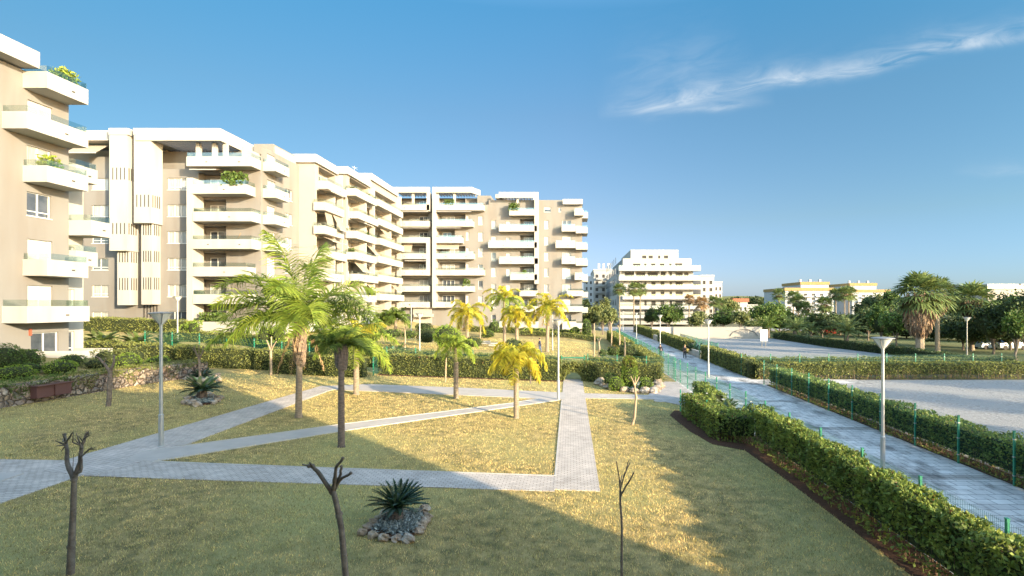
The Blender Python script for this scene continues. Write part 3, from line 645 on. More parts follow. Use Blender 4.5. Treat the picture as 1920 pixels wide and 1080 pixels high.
# ---- C. the far front-facing block
def far_block():
    B = thing('apartment_building', 'far apartment block closing the garden, seven rows of white balconies above yellow palms', 'building', (-15, 100, 1.9))
    Y0 = 96.2; YB = 94.7; F = Fr('F', Y0); U = lambda u: PX(700+u/3.483, YB); Vz = lambda v: PZ(330+v/3.483, YB)
    zt = [Vz(v) for v in (822, 718, 612, 505, 400, 293, 187)]; zt2 = [Vz(v) for v in (950, 850, 748, 642, 537, 432, 325, 220)]
    wall = MB(); ops = []
    for n, z in enumerate(zt):
        fl = z-.85; top = z-.85+2.35
        ops.append((U(150), U(345), fl+.02, top, 'l', U(275)))
        ops.append((U(412), U(590-(70 if n == 4 else 0)), fl+.02, top, 'l', U(430)))
        if n < 6:
            ops.append((U(594), U(614), fl+.5, fl+2.0, 's')); ops.append((U(676), U(706), fl+.35, fl+1.95, 'ws'[n > 2]))
    facade(wall, F, -33.6, U(745), 1.2, zt[6]+.35, ops)
    ops2 = []
    for n, z in enumerate(zt2):
        fl = z-.85
        ops2.append((U(952), U(1064), fl+.02, fl+2.3, 'l', U(975)))
        if n < 7:
            ops2.append((U(764), U(793), fl+.5, fl+2.1, 'wscs'[n % 4] if n else 'w')); ops2.append((U(862), U(888), fl+.6, fl+1.9, 'swss'[n % 4]))
            ops2.append((U(1114), U(1142), fl+.5, fl+2.05, 'wwcwssss'[n])); ops2.append((U(1235), U(1291), fl+.1, fl+2.1, 'dscscsds'[n]))
    ops2.append((U(1112), U(1157), Vz(225), Vz(193), 'h')); ops2.append((U(1210), U(1225), Vz(225), Vz(195), 'w'))
    ops2 = [o for o in ops2 if o[3] < Vz(190)]
    facade(wall, F, U(745), U(1365), 1.2, Vz(146), ops2)
    X1 = U(1365)-.3; S = Fr('S', U(1365)); sop = [(98, 99.8, z-.8, z+1.25, 'd') for z in zt2[:7]]
    facade(wall, S, Y0, 112, 1.2, Vz(146), sop)
    wall.box(U(745), Y0+.05, Vz(146)-.1, U(1365)-.02, 112, Vz(146)-.02)
    wall.box(-33.5, Y0+2.2, zt[6]-.9, U(690), 112, Vz(118)); wall.box(-33.6, Y0, zt[6]+.3, U(745), Y0+2.2, zt[6]+.35)
    wall.box(U(665), Y0+.6, zt[6]+.35, U(755), 108, Vz(112)); wall.box(U(760), Y0-1, Vz(106)-2.9, U(885), 110, Vz(146)) if False else None
    wall.add([(-33.6, 112, 0), (U(1365), 112, 0), (U(1365), 112, 25), (-33.6, 112, 25)], [(0, 1, 2, 3)])
    wall.build('wall', M['beige'], B); openings(B, F, ops+ops2); openings(B, S, sop)
    BB = Fr('F', Y0); d = Y0-YB
    for n, (z, b1, b2) in enumerate(zip(zt, (520, 655, 722, 655, 580, 650, 720), range(7))):
        balcony(B, BB, U(130), U(366), d, z, gl=.35); balcony(B, BB, U(392), U(b1), d, z, gl=.35)
    for n, (z, sp) in enumerate(zip(zt2, ((822, 1075), (893, 1070), (955, 1070), (893, 1070), (820, 1075), (750, 1068), (820, 1068), (888, 1052)))):
        balcony(B, BB, U(sp[0]), U(sp[1]), d, z, gl=.35, band=1.5 if n == 0 else 1.05)
    for n, (z, sp) in enumerate(zip(zt2, ((1235, 1325), (1205, 1372), (1265, 1372), (1315, 1372), (1230, 1320), (1190, 1320), (1230, 1320), (1313, 1372)))):
        balcony(B, BB, U(sp[0]), U(sp[1]), d, z, gl=.35, band=1.5 if n == 0 else 1.05)
    for n in (4, 5, 6, 0): balcony(B, S, 94.9, 99.5, 1.0, zt2[n]-.3, gl=.35, d0=-1.2)
    for n in (1, 2, 3, 7): balcony(B, S, Y0+.3, 101, 1.1, zt2[n]-.2, gl=.35)
    # white frames and columns
    f = MB(); f.box(U(120), YB-.02, Vz(108), U(368), YB+.28, Vz(72)); f.box(U(348), YB, Vz(230), U(368), Y0, Vz(108)); f.box(U(120), YB, Vz(230), U(148), YB+.3, Vz(145))
    f.box(U(120), YB+.3, Vz(100), U(368), Y0+3, Vz(78)) if False else None
    f.build('roof_frame', M['white'], B)
    f = MB(); f.box(U(122), YB-.04, Vz(650), U(150), Y0, Vz(400)); f.box(U(345), YB-.04, Vz(650), U(368), Y0, Vz(400)); f.box(U(150), YB-.04, Vz(435), U(345), YB+.3, Vz(400)); f.build('frame', M['white'], B)
    f = MB(); f.box(U(385), YB-.05, Vz(860), U(408), Y0, Vz(72)); f.build('column', M['white'], B)
    f = MB(); f.box(U(408), YB-.02, Vz(108), U(640), YB+.28, Vz(72)); f.prism([(U(640), YB-.02), (U(640), YB+.28), (U(672), YB+2.6), (U(672)+.3, YB+2.6)], Vz(108), Vz(72)); f.build('roof_frame', M['white'], B)
    f = MB(); f.box(U(820), YB-.02, Vz(142), U(1078), YB+.28, Vz(105)); f.box(U(1052), YB, Vz(705), U(1078), Y0, Vz(142)); f.build('roof_frame', M['white'], B)
    f = MB(); f.box(U(1237), YB+.6, Vz(180), U(1368), YB+.8, Vz(146)); f.box(U(1368)-.2, YB+.8, Vz(180), U(1368), 104, Vz(146)); f.build('parapet', M['white'], B)
    for (a, b_, v, off) in ((150, 350, 112, 0), (408, 655, 112, 0), (832, 1050, 145, 0)):
        s = MB(); n = int((b_-a)/19)
        for i in range(n): u = a+(b_-a)*(i+.3)/n; s.box(U(u), YB+.28, Vz(v)+.1, U(u+5), Y0+2.2, Vz(v)+.8)
        s.build('pergola', M['slat'], B)
    for u in (253, 525, 940, 415): 
        p = MB(); p.box(U(u)-.2, YB+.5, Vz(225), U(u)+.2, YB+.9, Vz(108)+(0 if u != 940 else -1)); p.build('post', M['white'], B)
    for (a, b_, n, z0) in ((150, 246, 3, 1.75), (390, 556, 3, 1.5)): awning(B, BB, U(a), U(b_), .4, d-.1, zt[n]+1.95, zt[n]+.45 if a == 150 else zt[n]+.9)
    for (a, b_, n) in ((135, 355, 6), (408, 640, 6), (135, 365, 5), (408, 570, 5), (205, 345, 2)):
        awning(B, BB, U(a), U(b_), .3, d, zt[n]-1.07 if n != 2 else zt[n]+1.9, zt[n]-1.25 if n != 2 else zt[n]+1.7)
    c_ = MB()
    for u in (770, 800): c_.box(U(u), 100, Vz(106), U(u)+1.4, 102, Vz(106)+.8)
    c_.build('chimney', M['cream'], B)
    e = MB(); e.box(U(250), YB+.8, 1.9, U(372), YB+1.2, Vz(860)); e.box(U(270), YB-.5, Vz(920), U(385), YB+1, Vz(900)); e.build('entrance', M['cream'], B)
    pot_plants(B, [(U(u), 95.1, zt2[7]+.05, 1.0) for u in (905, 918, 930)]+[(U(u), 95.1, zt[6]+.05, .8) for u in (480, 510)]+[(U(605), 95.1, zt[1]+.1, 1.0), (U(985), 95.1, zt2[3]+.1, .6)])
far_block()

# ---- D. hotel-like stepped white block and other far buildings
def simple_ops(a0, a1, zs, n, wd, ht, kinds='w'):
    return [(a0+(a1-a0)*(i+.5)/n-wd/2, a0+(a1-a0)*(i+.5)/n+wd/2, z, z+ht, random.choice(kinds)) for z in zs for i in range(n)]
def far_win(B, fr, ops):
    for (a0, a1, z0, z1, k) in ops:
        f = MB(); fr.box(f, a0, a1, -.25, -.2, z0, z1); f.build('window', M['farpane'], B)
def stepped():
    Y = 160.; s = Y/FP; B = thing('apartment_building', 'white block with stepped upper floors and long balcony bands at the end of the promenade', 'building', (28, 170, 0))
    x = lambda u: PX(1080+u/4.155, Y); z = lambda v: PZ(440+v/4.155, Y)
    wm = M['tower']
    def mass(u0, u1, v0, v1, ypl, wins, depth=45, side=True):
        F = Fr('F', ypl); w_ = MB(); ops = [(x(a), x(b_), z(d_), z(c_), 'w') for (a, b_, c_, d_) in wins]
        facade(w_, F, x(u0), x(u1), z(v1), z(v0), ops)
        w_.box(x(u0), ypl+.3, z(v1), x(u1), ypl+depth, z(v0)); w_.box(x(u0)+.01, ypl+.01, z(v0)-.1, x(u1)-.01, ypl+.31, z(v0)-.01)
        w_.add([(x(u0), ypl, z(v1)), (x(u0), ypl+.4, z(v1)), (x(u0), ypl+.4, z(v0)), (x(u0), ypl, z(v0))], [(0,1,2,3)]); w_.add([(x(u1), ypl, z(v1)), (x(u1), ypl+.4, z(v1)), (x(u1), ypl+.4, z(v0)), (x(u1), ypl, z(v0))], [(0,1,2,3)])
        w_.build('wall', wm, B)
        f = [far_win(B, F, ops)]
    mass(432, 808, 112, 190, 162, [(522, 555, 158, 188), (573, 606, 158, 188), (648, 665, 158, 188), (694, 726, 158, 188)], 30)
    mass(368, 905, 183, 260, 161, [(447, 505, 224, 256), (535, 552, 224, 256), (589, 622, 224, 256), (658, 692, 224, 256), (731, 748, 224, 256), (777, 832, 222, 254)], 40)
    lv = [(368, 410), (442, 482), (515, 560), (588, 640)]; W = []
    for k, (a, b_) in enumerate(lv):
        for (p, q) in ((450, 495), (535, 552), (589, 622), (661, 691), (731, 750), (778, 834)): W.append((p, q, a, b_-5))
    W += [(p, q, 293, 330) for (p, q) in ((380, 452), (470, 540), (560, 640), (655, 700), (731, 750), (778, 834), (845, 880))]
    mass(340, 915, 262, 700, 160.5, W, 45)
    for (u0, u1, v0, v1) in ((330, 962, 253, 285), (330, 962, 332, 360), (385, 962, 402, 428), (360, 962, 478, 505), (330, 960, 553, 580), (330, 960, 625, 650)):
        b_ = MB(); b_.box(x(u0), 158.3, z(v1), x(u1), 160.4, z(v1)+.25); b_.box(x(u0), 158.3, z(v1)+.25, x(u1), 158.5, z(v0)); b_.box(x(u1)-.2, 158.5, z(v1)+.25, x(u1), 166, z(v0)); b_.box(x(u0), 158.5, z(v1)+.25, x(u0)+.2, 160.4, z(v0)); b_.build('balcony', wm, B)
        g_ = MB(); g_.box(x(u0), 158.35, z(v0), x(u1), 158.38, z(v0)+.45); g_.build('glass_railing', M['glass'], B)
    # shaded left side with dark window bands
    S = MB(); S.box(x(262)+2.5, 164, 0, x(340)-.02, 215, z(300)); S.build('wall', wm, B)
    for k in range(6):
        for j in range(7):
            b_ = MB(); b_.box(x(262)+2.45, 166+j*7, 3+k*3.4, x(262)+2.56, 169+j*7, 5+k*3.4); b_.build('window', M['pane'], B)
    p = MB()
    for u in (345, 452, 650, 705): p.tube([(x(u), 158.9, z(332)), (x(u), 158.9, z(285))], .12, 5)
    p.build('post', M['tower'], B)
    a = MB(); a.tube([(x(950), 166, z(260)), (x(950), 166, z(230))], .06, 5); a.build('chimney', M['cream'], B)
stepped()
def plain_tower(name, label, px0, px1, ytop, Y, depth, rows, cols, wm, trim=None, extra=(), base=0):
    x0, x1 = PX(px0, Y), PX(px1, Y); zt_ = PZ(ytop, Y)
    B = thing('apartment_building', label, 'building', ((x0+x1)/2, Y+depth/2, 0))
    F = Fr('F', Y); w_ = MB(); h = (zt_-1.5)/rows; wd = (x1-x0)/cols*.42
    zs = [1.2+h*i for i in range(rows)]; ops = simple_ops(x0, x1, zs, cols, wd, h*.48)
    facade(w_, F, x0, x1, base, zt_, ops); w_.box(x0, Y+.3, base, x1, Y+depth, zt_)
    w_.add([(x0, Y, base), (x0, Y+.4, base), (x0, Y+.4, zt_), (x0, Y, zt_)], [(0,1,2,3)]); w_.add([(x1, Y, base), (x1, Y+.4, base), (x1, Y+.4, zt_), (x1, Y, zt_)], [(0,1,2,3)]); w_.box(x0+.01, Y+.01, zt_-.1, x1-.01, Y+.3, zt_-.01)
    w_.build('wall', wm, B); far_win(B, F, ops)
    for i in range(1, rows):
        if i % 1 == 0 and cols > 2:
            b_ = MB(); q = .22 if i % 2 else .12; b_.box(x0+(x1-x0)*q, Y-1.1, zs[i]-h*.32, x0+(x1-x0)*(q+.34), Y-.01, zs[i]-.0); b_.box(x0+(x1-x0)*.62, Y-1.1, zs[i]-h*.32, x1-.8, Y-.01, zs[i]); b_.build('balcony', wm, B)
    if trim is not None:
        t = MB(); t.box(x0-.4, Y-.4, zt_, x1+.4, Y+depth, zt_+1.3); t.build('roof', trim, B)
    else:
        t = MB(); t.box(x0-.15, Y-.15, zt_, x1+.15, Y+depth, zt_+.5); t.build('roof', wm, B)
    for (a, b_, yt, tr) in extra:
        t = MB(); t.box(PX(a, Y), Y+3, zt_, PX(b_, Y), Y+depth-2, PZ(yt, Y)); t.build('penthouse', wm, B)
        if tr is not None: t = MB(); t.box(PX(a, Y)-.3, Y+2.6, PZ(yt, Y), PX(b_, Y)+.3, Y+depth-1.6, PZ(yt, Y)+1.2); t.build('roof', tr, B)
        for k in range(3): t = MB(); c0 = PX(a, Y)+k*(PX(b_, Y)-PX(a, Y))*.35; t.box(c0, Y+4, PZ(yt, Y), c0+.9, Y+5, PZ(yt, Y)+2.4); t.build('chimney', wm, B)
    return B
ochre = mat('ochre_trim', (.30, .20, .085), (.27, .18, .075), .5, .8); redt = mat('clay_roof', (.26, .11, .065), (.22, .09, .055), 2, .9)
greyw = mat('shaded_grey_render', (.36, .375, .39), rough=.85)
plain_tower('t', 'grey-white tower with small windows between the far balconied block and the stepped white block', 1113, 1150, 507, 215, 30, 7, 3, M['tower'], extra=((1122, 1148, 503, None),))
plain_tower('t', 'bluish grey tower with balconies just right of the far balconied block', 1096, 1112, 520, 190, 16, 7, 2, greyw)
plain_tower('t', 'white block with terraces directly right of the stepped building', 1314, 1339, 518, 185, 20, 6, 2, M['tower'])
plain_tower('t', 'lower white block with terraces and a small roof mast right of the stepped building', 1339, 1354, 530, 200, 20, 5, 2, M['tower'])
plain_tower('t', 'white apartment block with ochre roof trim left of the tall skirted palm', 1472, 1563, 545, 230, 25, 6, 6, greyw, ochre, ((1507, 1560, 533, ochre),))
plain_tower('t', 'second white apartment block with ochre roof trim, partly hidden behind trees', 1598, 1668, 548, 245, 25, 6, 5, greyw, ochre, ((1600, 1650, 535, ochre),))
plain_tower('t', 'low cream building with dark flat roof above the trees at the right edge', 1852, 1935, 541, 150, 20, 3, 6, M['cream'], M['lampd'])
plain_tower('t', 'small house with a clay tiled roof among the trees', 1376, 1402, 566, 190, 12, 2, 3, M['tower'], redt)
plain_tower('t', 'white house half hidden by the round tree left of the ochre-trimmed block', 1392, 1425, 573, 210, 12, 2, 3, M['tower'])
# ------------------------------------------------------------------ hedges and fences
def hedge(label, P, wd, h, m='leaf_hedge', leaf=.10, den=130, group=None, top_wob=.06, twigs=0, taper=1.0, zoff=0, core_gap=.10, redtip=0):
    """a clipped hedge along a ground polyline P: dark shaded core, leaves over its faces, twigs near the foot"""
    x0, y0 = P[0]; B = thing('hedge', label, 'hedge', (x0, y0, float(zg_any(x0, y0))), group=group)
    core = MB(); C = []; D = []; T = MB()
    for (xa, ya), (xb, yb) in zip(P[:-1], P[1:]):
        L = math.hypot(xb-xa, yb-ya); n = max(1, int(L/1.2)); ux, uy = (xb-xa)/L, (yb-ya)/L; nx, ny = -uy, ux
        k = int(den*L*(2*h+wd)); t = RNG.uniform(-wd*.3 if L > 2 else 0, L+wd*.3, k); q = RNG.uniform(0, 2*h+wd, k)
        s = np.where(q < h, -wd/2, np.where(q < 2*h, wd/2, q-2*h-wd/2)); zz = np.where(q < h, q, np.where(q < 2*h, q-h, h))
        wob = top_wob*(np.sin(t*1.9+xa)+np.sin(t*4.3+1+ya)+.6*np.sin(t*9.1))+.5*top_wob*np.sin(zz*7+t*3)
        zz = zz*(1+ (wob*.8)/h) + RNG.normal(0, .035, k); s = s*(1+wob*1.2/wd)*np.where(zz < .35*h, taper, 1) + RNG.normal(0, .04, k)
        X = xa+ux*t+nx*s; Y = ya+uy*t+ny*s; Z = zg_any(X, Y)+zoff+np.maximum(zz, .06)
        thin = (zz < .42*h)
        keep = ~(thin & (RNG.uniform(0, 1, k) < twigs))
        C.append(np.stack([X, Y, Z], 1)[keep]); D.append(np.stack([nx*np.sign(s)*(q < 2*h), ny*np.sign(s)*(q < 2*h), np.where(q < 2*h, .35, 1.1)], 1)[keep])
        g_ = core_gap
        for i in range(n):
            a, b_ = L*i/n, L*(i+1)/n; Q = [(xa+ux*a+nx*(wd/2-g_), ya+uy*a+ny*(wd/2-g_)), (xa+ux*a-nx*(wd/2-g_), ya+uy*a-ny*(wd/2-g_)), (xa+ux*b_-nx*(wd/2-g_), ya+uy*b_-ny*(wd/2-g_)), (xa+ux*b_+nx*(wd/2-g_), ya+uy*b_+ny*(wd/2-g_))]
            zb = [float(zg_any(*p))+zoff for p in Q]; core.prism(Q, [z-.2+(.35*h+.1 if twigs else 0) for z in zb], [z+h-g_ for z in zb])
        if twigs:
            k = int(L*26)
            for _ in range(k):
                t_ = random.uniform(0, L); s_ = random.choice((-1, 1))*random.uniform(.2, .48)*wd; X = xa+ux*t_+nx*s_; Y = ya+uy*t_+ny*s_; z = float(zg_any(X, Y))
                dx, dy = random.uniform(-.12, .12), random.uniform(-.12, .12)
                T.add([(X-.008, Y, z), (X+.008, Y, z), (X+dx+.006, Y+dy, z+.6*h), (X+dx-.006, Y+dy, z+.6*h)], [(0, 1, 2, 3)])
    C = np.concatenate(C); D = np.concatenate(D)
    core.build('shade_core', M['core'], B); f = MB(); f.leaves(C, leaf, D=D*.7, asp=.5)
    f.build('foliage', M[m], B)
    if redtip:
        f = MB(); k = RNG.uniform(0, 1, len(C)) < redtip*(C[:, 2] > C[:, 2].mean()); 
        if k.sum() > 3: f.leaves(C[k]+[0, 0, .03], leaf, asp=.5); f.build('young_shoots', M['leaf_red'], B)
    if twigs: T.build('twigs', M['twig'], B)
    return B
def zg_any(X, Y):
    X = np.asarray(X, float); return np.where(X < 8.6, zg(X, Y), 0.0)
def fence(label, P, h=1.85, panel=2.55, step=.05, wire=.0015, group=None, posts='even', m='greenm', pr=.03, hstep=.2):
    x0, y0 = P[0]; B = thing('mesh_fence', label, 'fence', (x0, y0, float(zg_any(x0, y0))), group=group)
    for si, ((xa, ya), (xb, yb)) in enumerate(zip(P[:-1], P[1:])):
        L = math.hypot(xb-xa, yb-ya); n = max(1, round(L/panel)); ux, uy = (xb-xa)/L, (yb-ya)/L
        for i in range(n+1):
            if i == n and si < len(P)-2: continue
            x, y = xa+ux*L*i/n, ya+uy*L*i/n; z = float(zg_any(x, y))
            p = MB(); p.box(x-pr, y-pr, z-.1, x+pr, y+pr, z+h+.06); p.box(x-pr-.008, y-pr-.008, z+h+.06, x+pr+.008, y+pr+.008, z+h+.075)
            for c_ in (.35, 1.0, 1.6): p.box(x-pr-.012, y-pr-.012, z+c_, x+pr+.012, y+pr+.012, z+c_+.04, 1)
            p.build('post', [M['green'], M['steel']], B)
        for i in range(n):
            a, b_ = L*i/n, L*(i+1)/n; q = MB(); V = []; k = int((b_-a)/step)
            for j in range(1, k):
                t = a+(b_-a)*j/k; x, y = xa+ux*t, ya+uy*t; z = float(zg_any(x, y)); q.box(x-wire, y-wire, z+.06, x+wire, y+wire, z+h)
            xs_, ys_, xe, ye = xa+ux*a, ya+uy*a, xa+ux*b_, ya+uy*b_; za, zb = float(zg_any(xs_, ys_)), float(zg_any(xe, ye))
            for zz in np.arange(.1, h+.01, hstep):
                r = wire*1.5; nx, ny = -uy*r, ux*r
                q.prism([(xs_+nx, ys_+ny), (xs_-nx, ys_-ny), (xe-nx, ye-ny), (xe+nx, ye+ny)], [za+zz-r, za+zz-r, zb+zz-r, zb+zz-r], [za+zz+r, za+zz+r, zb+zz+r, zb+zz+r])
            q.build('mesh_panel', M[m], B)
    return B
# near hedge along the promenade, and the right hand hedge
hedge('long leafy foreground hedge between dry lawn and slab promenade, bare twigs at its foot', [(8.42, 6.5), (8.38, 22.4)], .8, 1.62, 'leaf_near', .115, 620, top_wob=.07, twigs=.72, redtip=.02)
hedge('L-shaped hedge corner enclosing two cycads at the top end of the dark soil bed', [(8.2, 23.2), (7.1, 23.3), (6.75, 28.2)], 1.1, 1.2, 'leaf_near', .12, 420, top_wob=.08, twigs=.25, redtip=.03)
hedge('short clipped hedge behind the fenced cycad pocket beside the promenade', [(8.15, 28.4), (8.2, 32.6)], .8, 1.25, 'leaf_near', .12, 260)
hedge('long hedge with dry brown foot between promenade and lower gravel yard', [(15.85, 9), (15.85, 39.6)], .95, 1.4, 'leaf_near', .13, 300, top_wob=.07, twigs=.5, redtip=.02)
fence('tall green mesh fence with steel clips along the left edge of the promenade', [(8.74, 7.7), (8.74, 38.3), (8.74, 66)], 1.88, wire=.0021)
fence('green mesh fence with dark posts standing in front of the right promenade hedge', [(15.25, 10.0), (15.25, 40.4)], 1.84)
fence('short green fence enclosing the near side of the cycad pocket', [(6.3, 29.4), (7.3, 24.6), (8.66, 24.6)], 1.2, 1.6)
# garden hedges
hedge('clipped hedge crossing behind the lawn from the garden fence post to the arch', [(-14.6, 39.95), (-1.0, 40.05)], .95, 1.55, 'leaf_hedge', .13, 170, redtip=.03)
hedge('clipped hedge right of the arch, ending at the paved strip by the promenade', [(1.35, 40.1), (7.0, 40.6)], .95, 1.5, 'leaf_hedge', .13, 170, redtip=.03)
hedge('hedge section standing nearer behind the tallest palm', [(-22.0, 38.3), (-15.3, 38.0)], .95, 1.5, 'leaf_hedge', .13, 170)
hedge('hedge section at the end of the stone wall behind the small bare tree', [(-30.5, 40.2), (-22.3, 39.9)], .95, 1.55, 'leaf_hedge', .13, 170)
a = thing('hedge_arch', 'dark leafy arch spanning the paved path through the crossing hedge', 'hedge', (.2, 40.1, .35))
C = [(random.uniform(-1.3, 1.6), 40.1+random.uniform(-.48, .48), random.uniform(1.3, 1.95)) for k in range(1500)]
for k in range(2600):
    t = random.uniform(0, math.pi); r = random.uniform(.55, 1.3)**.8; C.append((.18+math.cos(t)*r*1.08, 40.1+random.uniform(-.45, .45), .35+max(0, math.sin(t))*r*1.12))
f = MB(); f.leaves(np.array(C), .13, asp=.5); f.build('foliage', M['leaf_hedge'], a)
f = MB(); f.tube([(-.98, 40.1, .3), (-.9, 40.1, 1.0), (-.3, 40.1, 1.5), (.2, 40.1, 1.6), (.7, 40.1, 1.5), (1.25, 40.1, 1.0), (1.33, 40.1, .3)], .28, 6); f.build('shade_core', M['core'], a)
hedge('second hedge behind the garden mesh fence, left of the white lamp post', [(-21, 43.6), (-1.0, 43.2)], 1.0, 1.45, 'leaf_hedge', .14, 130)
hedge('second hedge behind the garden mesh fence, right of the garden gate', [(1.4, 43.2), (7.6, 43.4)], 1.0, 1.5, 'leaf_hedge', .14, 130)
fence('green mesh fence running between the two garden hedges', [(-15.0, 38.9), (-14.9, 41.5), (-1.0, 41.8)], 1.9, 2.5, .07, .0035)
fence('green mesh fence between the garden hedges right of the gate', [(1.4, 41.8), (8.6, 42.0)], 1.9, 2.4, .07, .0035)
fence('green mesh fence along the upper left garden in front of the apartment terraces', [(-37, 44.5), (-15.2, 43.8)], 1.7, 2.5, .07, .0035)
b = thing('garden_gate', 'small green metal gate in the fence at the end of the paved path', 'gate', (.2, 41.9, .4))
f = MB(); f.tube([(-.75, 41.9, .3), (-.75, 41.9, 2.2)], .04, 6); f.tube([(1.15, 41.9, .3), (1.15, 41.9, 2.2)], .04, 6); f.box(-.75, 41.87, 1.95, 1.15, 41.93, 2.02); f.build('gate_frame', M['green'], b)
f = MB()
for i in range(22): f.box(-.7+i*.085, 41.895, .5, -.69+i*.085, 41.905, 1.95)
f.build('mesh_panel', M['greenm'], b)
hedge('dark hedge across the far side of the lower gravel yard', [(15.9, 43.7), (48, 44.4)], 1.1, 1.35, 'leaf_hedge', .15, 120, twigs=.3, zoff=0)
hedge('second dark hedge behind, bordering the upper gravel yard', [(15.6, 48.3), (42, 48.9)], 1.0, 1.3, 'leaf_hedge', .15, 110)
hedge('dark ivy covered fence stretch beside the opening in the right promenade hedge', [(15.3, 44.2), (17.8, 44.0)], .5, 1.5, 'leaf_dark', .14, 150)
hedge('hedge along the right side of the promenade beyond the side opening', [(15.75, 45.0), (15.75, 60)], 1.0, 1.6, 'leaf_hedge', .15, 130)
hedge('hedge by the low white planter wall on the right of the far promenade', [(15.9, 68), (15.9, 90)], 1.2, 1.6, 'leaf_hedge', .2, 70)
hedge('farthest hedge on the right of the promenade near the white stepped block', [(15.9, 96), (15.9, 122)], 1.2, 1.7, 'leaf_hedge', .25, 45)
hedge('hedge on the left of the promenade beyond the paved strip', [(7.6, 46), (7.6, 60)], 1.2, 1.5, 'leaf_hedge', .16, 110)
hedge('farther hedge on the left of the promenade under the small trees', [(7.2, 64), (7.2, 92)], 1.3, 1.6, 'leaf_hedge', .22, 60)
hedge('low dark hedge edging the park beyond the upper gravel yard', [(40.2, 50), (41.2, 64), (39.4, 78), (39.2, 98)], 1.0, 1.1, 'leaf_dark', .2, 60)
fence('green mesh fence between the two gravel yards', [(15.3, 45.9), (47, 46.6)], 1.85, 2.6, .09, .005)
fence('green mesh fence along the right side of the far promenade', [(15.2, 60.5), (17.4, 60.5), (17.6, 82)], 1.8, 2.8, .1, .006)
fence('green fence at the far left edge of the promenade near the trees', [(8.74, 67), (8.74, 98)], 1.8, 3.0, .1, .006)
hedge('long low hedge below the stair towers of the middle block', [(-55, 53.5), (-39.5, 53.5)], 1.6, 1.35, 'leaf_hedge', .16, 90)
hedge('sunny hedge in front of the balcony parapet of the middle block', [(-39, 49.5), (-24, 49.0)], 1.3, .9, 'leaf_hedge', .16, 90)
hedge('clipped hedge at the back of the raised bed behind the stone wall', [(-40, 42.2), (-29.5, 41.4)], 1.3, 1.2, 'leaf_hedge', .16, 90)
hedge('low hedge row in front of the far block on the right', [(-17, 87.5), (3.5, 87.5)], 1.4, .9, 'leaf_hedge', .22, 60)
hedge('low brown-green hedge bordering the far garden lawn', [(-8, 82.5), (4.2, 82.5)], 1.2, .8, 'leaf_hedge', .22, 60, twigs=.5)

# ------------------------------------------------------------------ stone wall, wall planting, brown box
Ys = np.concatenate([np.arange(15, 35.6, .5), [35.6]]); Xs = wall_x(Ys)
b = MB(); V = []
for X, Y in zip(Xs, Ys): z = .38-.037*X; V += [(X+.12, Y, z-.3), (X+.02, Y, z+1.0), (X-.4, Y, z+1.02), (X-.4, Y, z-.3)]
n = len(Ys); b.add(V, [(4*i+j, 4*i+4+j, 4*i+4+(j+1) % 4, 4*i+(j+1) % 4) for i in range(n-1) for j in range(3)]); b.add(V[-4:], [(0, 1, 2, 3)])
W = thing('stone_wall', 'curved rubble stone retaining wall on the left edge of the lawn', 'wall', (-26.7, 28, 1.3)); b.build('masonry', M['mix'], W)
rk = MB()
for i in range(420):
    Y = random.uniform(16, 35.5); X = float(wall_x(Y)); z = .38-.037*X+random.uniform(.0, .95); r = random.uniform(.08, .19)
    rk.blob((X+.06, Y, z), (r*.55, r*1.15, r*.8), rough=.2, nu=7, nv=5)
o = rk.build('face_stone', M['mix'], W); tag(o, kind='stuff')
for i in range(9):
    pass
def trailing(label, y0, y1, m, seedn):
    t = thing('trailing_plant', label, 'plant', (float(wall_x(y0))-.2, y0, 2.3)); n = int((y1-y0)*420)
    Y = RNG.uniform(y0, y1, n); X = wall_x(Y); q = RNG.uniform(-1, 1, n); hang = .42*(1+.8*np.sin(Y*2.3)+.5*np.sin(Y*5.1+1))
    x_ = np.where(q < 0, X-.1+q*.8, X+.12+.06*RNG.uniform(0, 1, n)); z = np.where(q < 0, .38-.037*X+1.08+RNG.uniform(0, .16, n), .38-.037*X+1.1-q*np.maximum(hang, .1))
    f = MB(); f.leaves(np.stack([x_, Y, z], 1), .12, asp=.3); f.build('foliage', M[m], t)
trailing('grey-green rosemary trailing over the shaded near part of the stone wall', 16, 27.5, 'leaf_mid', 1)
trailing('rosemary fringe trailing over the middle of the stone wall', 27.6, 32, 'leaf_hedge', 2)
trailing('sunlit trailing plants on the far end of the stone wall', 32.1, 35.4, 'leaf_lite', 3)
bx, by = -26.75, 26.0
B = thing('cabinet', 'long reddish-brown metal cabinet mounted against the stone wall', 'cabinet', (bx, by, 1.3)); brown = mat('brown_metal', (.12, .06, .055), rough=.5)
for k in range(2):
    f = MB(); y0 = 25.35+k*.86; x_ = float(wall_x(y0+.4)); f.box(x_+.1, y0, 1.62, x_+.45, y0+.84, 2.2); f.build('box', brown, B)
f = MB(); f.box(-26.85, 25.3, 2.2, -26.3, 27.1, 2.24); f.build('lid', brown, B)

